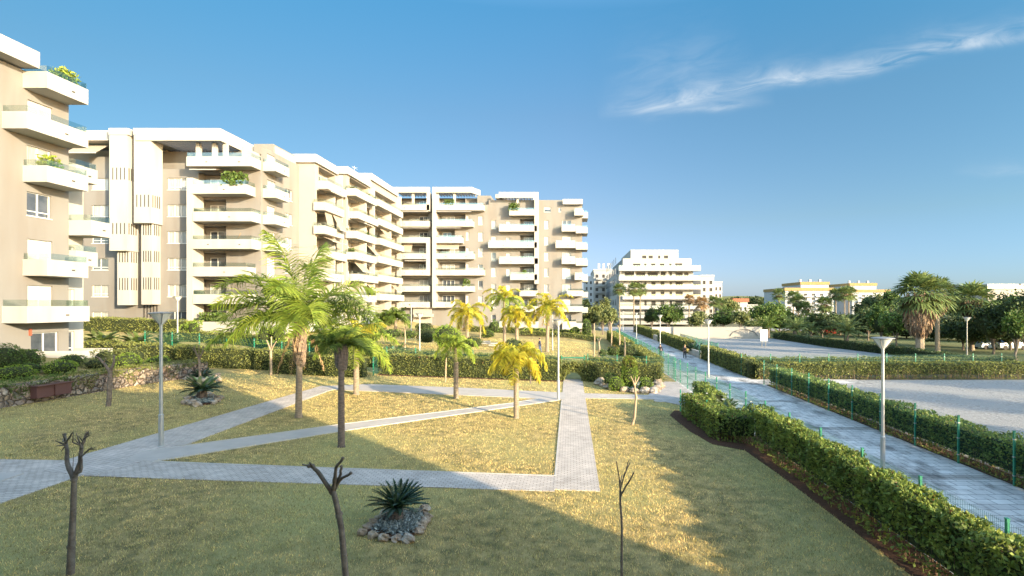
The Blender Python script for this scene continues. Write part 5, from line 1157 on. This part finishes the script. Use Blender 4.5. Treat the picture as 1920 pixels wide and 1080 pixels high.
bare('leaning bare tree with cut Y-shaped fork beside the foreground cycad bed', 9.6, [([(655, 1139), (640, 990), (624, 918)], (.066, .05)), ([(622, 922), (600, 890), (586, 872), (579, 874)], (.042, .028)), ([(586, 876), (577, 873), (568, 871)], (.022, .012)), ([(590, 880), (581, 868)], (.022, .014)), ([(624, 920), (627, 900), (630, 877), (643, 859)], (.042, .024)), ([(630, 905), (639, 888), (640, 874)], (.03, .02)), ([(628, 915), (640, 897), (658, 887)], (.034, .022))])
bare('thin dark sapling with upright pruned twigs at the bottom of the frame', 9.8, [([(1166, 1149), (1166, 1000), (1163, 920)], (.028, .02)), ([(1163, 922), (1161, 895), (1156, 866)], (.015, .009)), ([(1163, 920), (1170, 890), (1181, 868)], (.015, .008)), ([(1163, 915), (1174, 882), (1178, 864)], (.014, .008)), ([(1164, 928), (1178, 905), (1188, 887)], (.02, .013)), ([(1163, 905), (1166, 892)], (.014, .01))])
bare('bent pale sapling standing on the right lawn below the boulder bed', 25.6, [([(1185, 811), (1190, 780), (1193, 745), (1190, 722)], (.075, .05)), ([(1190, 724), (1186, 712), (1183, 706)], (.04, .02)), ([(1190, 722), (1196, 712), (1198, 707)], (.04, .02)), ([(1190, 720), (1191, 708)], (.03, .02))], 'bark_p')
bare('pollarded tree with Y fork in front of the stone wall', 25.4, [([(203, 774), (205, 735), (207, 695)], (.11, .085)), ([(206, 698), (196, 682), (186, 672)], (.07, .04)), ([(207, 697), (213, 680), (214, 668)], (.07, .04)), ([(188, 674), (181, 669)], (.04, .03)), ([(195, 682), (198, 672)], (.03, .02))])
bare('bare tree with dried brown head at the small cycad bed', 31, [([(375, 738), (375, 700), (373, 672)], (.08, .06)), ([(373, 674), (366, 658), (364, 650)], (.05, .03)), ([(373, 674), (380, 660), (382, 650)], (.05, .03)), ([(373, 672), (373, 648)], (.04, .02)), ([(368, 662), (361, 654)], (.03, .015)), ([(378, 664), (386, 656)], (.03, .015))])
bare('pale pollarded tree with three stubs before the hedge left of the tallest palm', 37.2, [([(508, 706), (508, 670), (508, 658)], (.1, .08)), ([(508, 659), (503, 645), (500, 638)], (.06, .03)), ([(508, 659), (513, 648), (518, 640)], (.06, .03)), ([(508, 658), (509, 640), (509, 632)], (.05, .04))], 'bark_p')
bare('thin pale sapling before the hedge left of the slim palm', 37, [([(835, 714), (836, 690), (837, 664)], (.06, .04)), ([(837, 665), (835, 655)], (.03, .02))], 'bark_p')
bare('thin sapling before the hedge, right of the golden palm', 37.5, [([(995, 720), (995, 690), (995, 662)], (.045, .035)), ([(995, 664), (998, 655)], (.03, .015))])
for (lb, pts, Y, f1) in (
  ('slim pale sapling on the far garden lawn, left of the forked one', (1114, 648, 606), 58, 0), ('forked pale sapling on the far garden lawn near the topiary ball', (1123, 665, 640), 50, 1),
  ('pale sapling near the promenade fence, left of its neighbour', (1146, 640, 608), 66, 1), ('pale sapling closest to the promenade fence', (1161, 652, 615), 56, 1),
  ('grey sapling behind the topiary ball', (1171, 664, 632), 50, 0), ('pale cut sapling in the garden left of the white lamp', (759, 645, 618), 54, 1), ('bare sapling in the garden right of the first yellow palm', (900, 622, 600), 72, 0)):
    px, pb, pt = pts
    L_n = [([(px, pb), (px+1, (pb+pt)/2), (px, pt)], (.09, .06))]
    if f1: L_n += [([(px, pt), (px-3, pt-5)], (.05, .03)), ([(px, pt), (px+4, pt-6)], (.05, .03))]
    bare(lb, Y, L_n, 'bark_p')

# ------------------------------------------------------------------ street lamps
def lamp(label, x, y, H=5.03, group=None, s=1.0, dark=False):
    z = float(zg_any(x, y)); B = thing('street_lamp', label, 'street lamp', (x, y, z), group=group)
    m = MB(); m.lathe([(.11, -.05), (.11, .04), (.085, .06), (.085, 1.15), (.09, 1.17), (.09, 1.2), (.062, 1.24), (.052, H-.52), (.06, H-.5), (.06, H-.42)], (0, 0, 0), 14); m.build('post', M['lampd'] if dark else M['steel'], B, world=False, smooth=False)
    m = MB(); m.lathe([(.055, H-.46), (.10, H-.40), (.31, H-.10), (.33, H-.07)], (0, 0, 0), 20); m.build('diffuser', M['lampw'], B, world=False, smooth=True)
    m = MB()
    for k in range(4):
        a = math.pi/4+k*math.pi/2; c, s_ = math.cos(a), math.sin(a); m.tube([(c*.06, s_*.06, H-.47), (c*.14, s_*.14, H-.38), (c*.38, s_*.38, H-.05)], .014, 5)
    m.lathe([(0.001, H+.0), (.2, H-.012), (.40, H-.04), (.41, H-.06), (.33, H-.075), (.001, H-.06)], (0, 0, 0), 24); m.build('lamp_shade', M['lampd'], B, world=False)
    return B
for i, (Yl, lb) in enumerate(((19.6, 'nearest lamp post standing on the promenade at the right'), (44.4, 'second lamp post along the promenade, near the woman walking'), (68.4, 'third lamp post of the promenade row'), (93, 'fourth lamp post of the promenade row'), (117, 'farthest lamp post of the promenade row'))):
    lamp(lb, 11.95, Yl, group='lamp posts along the promenade')
lamp('tall lamp post at the junction of the lawn paths, foreground left', *G(302, 838)[:2], 5.05)
lamp('lamp post where two diagonal paths meet the long paved path', *G(1047, 750)[:2], 5.0)
lamp('thin distant lamp post before the middle block balconies', PX(333, 47), 47, 4.6)
lamp('lamp post rising behind the crossing hedge at the centre left', PX(787, 46), 46, 4.6)
lamp('thin lamp post close to the far entrance', PX(771, 70), 70, 4.8)
lamp('thin lamp post right of the rightmost yellow palm', PX(1036, 62), 62, 5.2)
lamp('dark lamp post in the shade under the park trees', PX(1813, 56.5), 56.5, 5.0, dark=True)

# ------------------------------------------------------------------ trees
def tree(label, x, y, H, r, m='leaf_mid', trunk_h=None, n=2600, leaf=.34, seed=1, group=None, name='leafy_tree', den=1.0, lobes=9, tr=.16, core=False):
    rs = random.Random(seed); rg = np.random.default_rng(seed); z0 = float(zg_any(x, y)); B = thing(name, label, 'tree', (x, y, z0), group=group)
    r = np.array(r if hasattr(r, '__len__') else (r, r, r*.8), float); th = trunk_h if trunk_h is not None else max(.4, H-2*r[2]); c0 = np.array([0, 0, H-r[2]])
    t = MB(); t.tube([(0, 0, -.1), (rs.uniform(-.1, .1), rs.uniform(-.1, .1), th*.6), (0, 0, th+.3)], [tr, tr*.8, tr*.65], 8); F = MB(); Cc = []
    for k in range(lobes):
        a = k*2.4; e = rs.uniform(-.55, 1.2); q = rs.uniform(.35, .72); c = c0+r*np.array([math.cos(a)*math.cos(e), math.sin(a)*math.cos(e), math.sin(e)])*q; Cc.append(c)
        t.tube([(0, 0, th*.8), tuple((np.array([0, 0, th])+c)/2+[0, 0, .1]), tuple(c)], [tr*.5, tr*.3, tr*.1], 5)
    Cc.append(c0); Cc = np.array(Cc)
    clump = []
    for c in Cc:
        k = 16; d = rg.normal(size=(k, 3)); d /= np.linalg.norm(d, axis=1)[:, None]; clump.append(c+d*r*rg.uniform(.28, .50, (k, 1)))
    clump = np.concatenate(clump); per = max(6, int(n/len(clump)))
    P = (clump[:, None, :]+rg.normal(size=(len(clump), per, 3))*r*.11*rg.uniform(.7, 1.6, (len(clump), 1, 1))).reshape(-1, 3); P[:, 2] = np.maximum(P[:, 2], th*.75)
    if core: t.blob(tuple(c0), r*.62, 1, rough=.15)
    F.leaves(P, leaf, asp=.6, rg=rg); t.build('trunk', [M['bark'], M['core']], B, world=False); F.build('crown', M[m], B, world=False)
    return B
def ptree(label, px, yt, yb, wpx, Y, **k):
    s = Y/FP; X = PX(px, Y); H = PZ(yt, Y)-float(zg_any(X, Y)); rz = (yb-yt)*s/2
    return tree(label, X, Y, H, (wpx*s/2, wpx*s/2, rz), **k)
TR = [
 ('olive coloured street tree right of the far block, left one', 1112, 572, 612, 36, 100, 'leaf_lite', .4), ('olive coloured street tree right of the far block, middle one', 1130, 562, 612, 34, 108, 'leaf_lite', .4), ('olive coloured street tree right of the far block, nearest the promenade', 1143, 578, 610, 28, 96, 'leaf_lite', .4),
 ('big round evergreen before the stepped white block', 1252, 568, 612, 64, 122, 'leaf_mid', .45), ('dark evergreen half hidden left of the big round one', 1222, 578, 608, 26, 130, 'leaf_dark', .5),
 ('round green tree before the small clay roofed house', 1356, 577, 616, 56, 124, 'leaf_mid', .45), ('lighter tree right of the round green tree', 1388, 582, 612, 36, 118, 'leaf_lite', .45), ('dense tall green tree behind the gravel yard wall', 1440, 566, 614, 82, 122, 'leaf_mid', .5),
 ('small bushy tree at the foot of the green fan palm', 1305, 585, 614, 40, 112, 'leaf_lite', .4), ('pale tree behind the terraced white block', 1365, 560, 585, 40, 175, 'leaf_lite', .6), ('distant tree row clump left of the mast', 1375, 556, 580, 44, 260, 'leaf_dark', .9), ('distant dark tree clump on the low hill', 1415, 555, 580, 50, 300, 'leaf_dark', 1.0),
 ('spreading low tree at the left of the park', 1542, 588, 622, 66, 100, 'leaf_dark', .4), ('park tree left of the stout date palm', 1500, 590, 618, 40, 118, 'leaf_dark', .4), ('mid green park tree right of the stout date palm', 1628, 582, 628, 56, 92, 'leaf_dark', .4), ('yellowish topped park tree left of the huge fan palm', 1652, 575, 632, 50, 84, 'leaf_mid', .38),
 ('bright crowned park tree just left of the huge fan palm', 1680, 580, 636, 52, 78, 'leaf_mid', .36), ('dark tree filling the space behind the huge fan palm', 1760, 585, 645, 84, 80, 'leaf_dark', .4), ('dark tree under the skirted fan palm', 1805, 600, 645, 60, 72, 'leaf_dark', .36),
 ('large dark park tree near the right edge', 1862, 572, 645, 84, 66, 'leaf_dark', .34), ('tall dark tree cut by the right edge', 1925, 536, 650, 90, 62, 'leaf_dark', .34), ('light leaved tree at the right edge before the cream building', 1905, 585, 648, 44, 58, 'leaf_mid', .3),
 ('feathery grey tree before the second ochre-trimmed block', 1640, 552, 592, 44, 130, 'leaf_lite', .5), ('airy tall tree right of the second ochre-trimmed block', 1668, 540, 590, 34, 125, 'leaf_mid', .45), ('loose tree before the second ochre-trimmed block, lower', 1622, 562, 600, 40, 128, 'leaf_dark', .5),
 ('tree behind the skirted palms', 1790, 555, 600, 60, 110, 'leaf_dark', .5), ('yellow-green tree below the cream building', 1855, 560, 600, 60, 105, 'leaf_mid', .5), ('tree between skirted palm and cream building', 1838, 562, 610, 40, 90, 'leaf_mid', .4),
 ('background tree behind the low date palm', 1470, 578, 612, 46, 130, 'leaf_mid', .5), ('dark background tree mid park', 1575, 590, 620, 50, 110, 'leaf_dark', .45), ('bush-like tree beyond the upper yard', 1420, 598, 622, 46, 108, 'leaf_lite', .4),
 ('dense dark tree closing the gap left of the large dark park tree', 1822, 598, 650, 90, 70, 'leaf_dark', .36), ('dark tree low behind the lamp post in the park', 1795, 592, 640, 90, 92, 'leaf_dark', .4), ('dense green tree behind the bright crowned park tree', 1700, 578, 640, 80, 98, 'leaf_dark', .4),
 ('broad dark tree in the middle of the park, behind the date palms', 1610, 588, 632, 80, 104, 'leaf_dark', .4), ('low broad tree right of the low date palm', 1512, 594, 624, 70, 112, 'leaf_mid', .4), ('dark tree right of the large dark park tree', 1895, 580, 652, 80, 72, 'leaf_dark', .36), ('tall green tree below the right part of the cream building', 1898, 556, 610, 70, 98, 'leaf_mid', .45),
 ('dark tree mass behind the sign in the upper yard', 1462, 590, 620, 60, 125, 'leaf_dark', .45), ('green tree filling the space left of the huge fan palm', 1665, 596, 640, 60, 96, 'leaf_mid', .38), ('dark tree behind the pale cars', 1868, 600, 650, 80, 86, 'leaf_dark', .38),
 ('dark pine by the bluish tower', 1099, 560, 592, 14, 150, 'leaf_dark', .5),
]
for i, (lb, px, yt, yb, w_, Y, mm, lf) in enumerate(TR): ptree(lb, px, yt, yb, w_, Y, m=mm, leaf=lf, seed=100+i, n=5200 if w_ > 60 else 3200, trunk_h=1.1 if yb > 600 else 3, core=True)
# trees standing right of and behind the viewpoint: they shade the promenade and the right of the lawn
SH = [(26, 9, 6.9, 2.7), (31, 13, 7.6, 2.9), (25, 3.5, 6.2, 2.6), (27, -1, 6.8, 2.6), (26, -6, 7.0, 2.7), (28, -11, 7.4, 2.8), (27, -16, 7.2, 2.8), (28.5, -21.5, 7.6, 3.0), (30, -27, 7.6, 3.0), (33, 4, 7.0, 2.8), (36, -4, 7.6, 3.0), (38, 10, 7.4, 2.8), (46, 16, 9, 3.6), (52, 24, 9.5, 3.8), (60, 32, 10, 4.0), (68, 40, 10.5, 4.2), (60, 20, 9.5, 3.8), (78, 48, 10.5, 4.2), (70, 55, 9, 3.8), (42, -14, 8, 3.2), (34, -34, 8, 3.2)]
for i, (x_, y_, H, r_) in enumerate(SH):
    tree('leafy street tree outside the picture on the right, %s one from the viewpoint' % ('1st 2nd 3rd 4th 5th 6th 7th 8th 9th 10th 11th 12th 13th 14th 15th 16th 17th 18th 19th 20th 21st'.split()[i]), x_, y_, H, (r_, r_, r_*.72), m='leaf_dark', leaf=.34, n=560 if x_ < 29 else (800 if x_ < 40 else 2200), seed=300+i, trunk_h=2, lobes=10)
w_ = MB(); C = []
for k in range(5200):
    X = random.uniform(-100, 900); Y = random.uniform(330, 640); C.append((X, Y, random.uniform(0, 1)**.5*(6+4*math.sin(X/31)+3*math.sin(X/13))))
w_.leaves(np.array(C), 6.5, asp=.7); tag(w_.build('distant_wood', M['leaf_dark']), 'dark far-off band of trees along the horizon on the right', 'wood', kind='stuff')

# ------------------------------------------------------------------ the building behind the viewpoint (shades the lawn)
B = thing('apartment_building', 'apartment block the picture is taken from, behind the viewpoint', 'building', (-8, -8, 0))
w_ = MB(); w_.box(-38, -16, -.5, 10.6, -1.2, 16.2); w_.box(10.6, -16, -.5, 18.3, -1.2, 13.0); w_.box(-13.99, -1.2, 12.2, 14.5, -.2, 13.2) if False else None
w_.build('wall', M['beige'], B); F = None
for k in range(4):
    for j in range(8):
        a0 = -34+j*6; f = MB(); f.box(a0, -1.19, 1.3+3*k, a0+1.6, -1.1, 3.0+3*k); f.build('window', M['pane'], B)
# ------------------------------------------------------------------ far wall, signs, planters, people, cars
b = thing('boundary_wall', 'long beige rendered wall with shallow arches behind the upper gravel yard', 'wall', (27, 98, 0))
m = MB(); m.box(19.6, 97.6, 0, 36.5, 97.9, 2.15); m.box(19.6, 97.55, 2.15, 36.5, 97.95, 2.25); m.build('wall', M['cream'], b)
m = MB(); m.tube([(33+2.6*math.cos(t), 97.5, .3+1.5*math.sin(t)) for t in np.linspace(.15, 3.0, 14)], .08, 5); m.build('arch_moulding', M['beige'], b)
m = MB(); m.box(15.6, 98, 0, 19.5, 98.3, 2.2); tag(m.build('concrete_wall', M['conc'], loc=(17, 98, 0)), 'grey concrete wall at the left end of the beige wall', 'wall')
m = MB(); m.box(15.4, 61, 0, 15.7, 67, .75); m.box(15.7, 61, 0, 17.0, 61.3, .75); tag(m.build('planter_wall', M['white'], loc=(15.5, 64, 0)), 'low white planter wall on the right of the promenade behind the woman', 'wall')
m = MB(); m.box(15.4, 90.5, 0, 15.8, 95.5, .9); tag(m.build('planter_wall', M['white'], loc=(15.5, 93, 0)), 'farther low white planter wall beside the promenade', 'wall')
m = MB(); m.box(8.0, 124, 0, 9.2, 124.4, 1.0); m.box(13, 125, 0, 14.2, 125.6, 1.2); tag(m.build('gate_pillar', M['white'], loc=(9, 124, 0)), 'pair of low white gate pillars closing the far end of the promenade', 'pillar') if False else None
X, Y = PX(1432, 98.5*.78), 98.5*.78; s = thing('signboard', 'white information board on two dark posts at the edge of the upper gravel yard', 'sign', (X, Y, 0))
for dx in (-.28, .28): m = MB(); m.tube([(X+dx, Y, 0), (X+dx, Y, 2.6)], .06, 6); m.build('post', M['lampd'], s)
m = MB(); m.box(X-.55, Y-.12, .95, X+.55, Y-.06, 2.7); o = m.build('panel', M['sill'], s)
m = MB(); 
for k, (w1, zz) in enumerate(((.15, 2.35), (.4, 2.1), (.32, 1.95), (.4, 1.8), (.28, 1.65))): m.box(X-w1, Y-.126, zz, X+w1, Y-.121, zz+(.14 if k == 0 else .04))
m.build('printing', M['lampd'], o)
# white stepping slabs in the far garden
for k, (px, py) in enumerate(((905, 641), (918, 644.5), (932, 648))):
    X, Y, z = G(px, py); m = MB(); m.box(X-1.0, Y-.5, z-.02, X+1.0, Y+.5, z+.12); tag(m.build('stone_slab', M['kerb'], loc=(X, Y, z)), ('left' if k == 0 else 'middle' if k == 1 else 'right')+' one of three white slabs lying on the far garden lawn', 'slab', 'white slabs in the far garden')
X, Y, z = G(338, 834); m = MB(); m.box(X-.28, Y-.2, z-.02, X+.28, Y+.2, z+.04); tag(m.build('inspection_cover', M['conc'], loc=(X, Y, z)), 'pale inspection cover in the grass beside the tall near lamp post', 'cover')
X, Y, z = G(1238, 752); m = MB(); m.lathe([(.001, .035), (.42, .035), (.42, 0)], (X, Y, z), 20); tag(m.build('manhole_cover', M['conc'], loc=(X, Y, z)), 'round flat manhole cover in the shaded lawn near the paved strip', 'cover')
# people
skin = mat('skin', (.45, .27, .19), rough=.6)
def skinned(name, J, E, m, parent, sub=2):
    me = bpy.data.meshes.new(name); me.from_pydata([j[0] for j in J], E, []); me.materials.append(m); o = bpy.data.objects.new(name, me); COL.objects.link(o); o.parent = parent
    md = o.modifiers.new('skin', 'SKIN'); me.skin_vertices.new() if not me.skin_vertices else None
    for i, j in enumerate(J): me.skin_vertices[0].data[i].radius = (j[1], j[1]*(j[2] if len(j) > 2 else 1)); me.skin_vertices[0].data[i].use_root = (i == 0)
    md.use_smooth_shade = True
    s_ = o.modifiers.new('sub', 'SUBSURF'); s_.levels = sub; s_.render_levels = sub; return o
def person(label, x, y, H, rz, top, trouser, hairc, stride=.16, hair_long=False, z=None):
    z0 = float(zg_any(x, y)) if z is None else z; B = thing('person', label, 'person', (x, y, z0), rz); k = H/1.75; S = stride
    V = lambda a, b_, c: (a*k, b_*k, c*k)
    J = [(V(0, 0, .98), .13*k, .8), (V(0, 0, 1.15), .115*k, .8), (V(0, 0, 1.36), .14*k, .75), (V(0, 0, 1.50), .055*k), (V(0, -.01, 1.60), .075*k, 1.15), (V(0, -.005, 1.70), .068*k, 1.2),
         (V(.18, 0, 1.42), .052*k), (V(.24, .03+S*.3, 1.17), .04*k), (V(.24, -.08+S*.4, .95), .03*k), (V(.235, -.12+S*.4, .84), .03*k),
         (V(-.18, 0, 1.42), .052*k), (V(-.24, .03-S*.3, 1.17), .04*k), (V(-.24, -.08-S*.4, .95), .03*k), (V(-.235, -.12-S*.4, .84), .03*k),
         (V(.09, 0, .92), .09*k), (V(.10, -S*.7, .50), .062*k), (V(.10, -S, .09), .038*k), (V(.10, -S-.13, .03), .034*k),
         (V(-.09, 0, .92), .09*k), (V(-.10, S*.35, .50), .062*k), (V(-.10, S*1.2, .10), .038*k), (V(-.10, S*1.2-.12, .03), .034*k)]
    E = [(0,1),(1,2),(2,3),(3,4),(4,5),(2,6),(6,7),(7,8),(8,9),(2,10),(10,11),(11,12),(12,13),(0,14),(14,15),(15,16),(16,17),(0,18),(18,19),(19,20),(20,21)]
    skinned('body', J, E, skin, B)
    def grow(idx, ee, name, m, g_): 
        mp = {i: n for n, i in enumerate(idx)}; JJ = [(J[i][0], J[i][1]+g_, *(J[i][2:])) for i in idx]; skinned(name, JJ, [(mp[a], mp[b_]) for a, b_ in ee], m, B)
    grow([1, 0, 2, 6, 7, 8, 10, 11, 12], [(0,1),(0,2),(2,6),(6,7),(7,8),(2,10),(10,11),(11,12)] if False else [(0,1),(1,2) if False else (1,0),(1,2),(2,6),(6,7),(7,8),(2,10),(10,11),(11,12)][2:]+[(0,1)], 'jacket', top, .022*k)
    grow([0, 14, 15, 16, 18, 19, 20], [(0,14),(14,15),(15,16),(0,18),(18,19),(19,20)], 'trousers', trouser, .016*k)
    m = MB(); m.blob(V(0, .012, 1.685), (.088*k, .10*k, .095*k), rough=.04); 
    if hair_long: m.blob(V(0, .07, 1.55), (.085*k, .05*k, .16*k), rough=.05)
    m.build('hair', hairc, B, world=False, smooth=True)
    m = MB(); m.blob(V(0, -.088, 1.625), (.012*k, .018*k, .02*k), rough=0, nu=6, nv=4); m.build('nose', skin, B, world=False)
    sh_ = MB()
    for sx, yy_ in ((.10, -S), (-.10, S*1.2)): sh_ = MB(); sh_.blob(V(sx, yy_-.06, .045), (.05*k, .14*k, .05*k), rough=.02, nu=8, nv=6); sh_.build('shoe', M['lampd'] if hair_long is False else M['sill'], B, world=False)
    return B
navy = mat('navy_cloth', (.035, .05, .10), rough=.9); blk = mat('black_cloth', (.02, .02, .022), rough=.9); grs = mat('grey_cloth', (.16, .15, .14), rough=.9); blond = mat('fair_hair', (.30, .20, .10), rough=.8); dkh = mat('dark_hair', (.03, .02, .015), rough=.8); denim = mat('denim', (.07, .10, .17), rough=.9)
X, Y = PX(1284, 60), 60.0
w1 = person('woman in dark clothes with fair hair walking on the promenade towards the viewpoint', X, Y, 1.68, 0, blk, blk, blond, hair_long=True)
m = MB(); m.box(X+.2, Y-.15, .85, X+.48, Y+.05, 1.2); m.tube([(X+.25, Y-.05, 1.2), (X+.22, Y-.03, 1.36)], .015, 4); tag(m.build('handbag', mat('bag_leather', (.35, .26, .08), rough=.6), loc=(X+.3, Y, .9)), 'yellow-brown bag carried by the woman on the promenade', 'bag')
person('person in dark clothes on the promenade behind the fence, by the third lamp post', PX(1238, 60.5), 60.5, 1.72, math.pi*.9, blk, blk, dkh)
X, Y, z = G(1012, 663); person('man in a navy jacket walking on the far garden lawn near the yellow palms', X, Y, 1.76, math.pi*.55, navy, denim, dkh, stride=.2)
# parked cars under the park trees
def car(label, x, y, rz, cm):
    B = thing('parked_car', label, 'car', (x, y, 0.02), rz); m = MB()
    sec = [(-2.1, .45, .75), (-2.05, .3, .95), (-1.3, .25, 1.0), (-.75, .25, 1.05), (.9, .25, 1.08), (1.5, .25, 1.02), (2.05, .3, .92), (2.12, .45, .7)]
    V = []; 
    for (xx, za, zb) in sec: V += [(xx, -.86, za), (xx, -.88, (za+zb)/2), (xx, -.78, zb), (xx, .78, zb), (xx, .88, (za+zb)/2), (xx, .86, za)]
    n = len(sec); m.add(V, [(6*i+j, 6*i+6+j, 6*i+6+(j+1) % 6, 6*i+(j+1) % 6) for i in range(n-1) for j in range(6)]); m.add(V[:6], [(0,1,2,3,4,5)]); m.add(V[-6:], [(5,4,3,2,1,0)]); m.build('body', cm, B, world=False)
    m = MB(); A = [(-1.25, -.76, .99), (1.45, -.76, 1.0), (1.0, -.62, 1.45), (-.55, -.62, 1.47), (-1.25, .76, .99), (1.45, .76, 1.0), (1.0, .62, 1.45), (-.55, .62, 1.47)]; m.add(A, [(0,1,2,3),(4,7,6,5),(0,3,7,4),(1,5,6,2)]); m.build('glasshouse', M['pane'], B, world=False)
    m = MB(); m.prism([(-.57, -.64), (1.02, -.64), (1.02, .64), (-.57, .64)], 1.46, 1.5); m.build('roof', cm, B, world=False)
    for wx in (-1.35, 1.35):
        for wy in (-.8, .8): m = MB(); m.tube([(wx, wy-.1, .32), (wx, wy+.1, .32)], .32, 14); w_ = m.build('wheel', M['dark'], B, world=False)
    return B
car('pale blue-grey car parked under the dark trees, nearest the lamp post', PX(1855, 74), 74, .1, mat('car_paint_blue', (.35, .42, .50), rough=.3, coat=.5))
car('silver car parked right of the pale blue-grey car under the trees', PX(1892, 73), 73, .05, mat('car_paint_silver', (.45, .46, .48), rough=.3, coat=.5))
car('red car parked behind the spreading low tree in the park', PX(1556, 112), 112, 0, mat('car_paint_red', (.35, .03, .02), rough=.3, coat=.5))
car('white car parked left of the red car beyond the park', PX(1535, 113), 113, 0, mat('car_paint_white', (.7, .7, .7), rough=.3, coat=.5))
for o in bpy.data.objects:
    if '_o' in o: del o['_o']
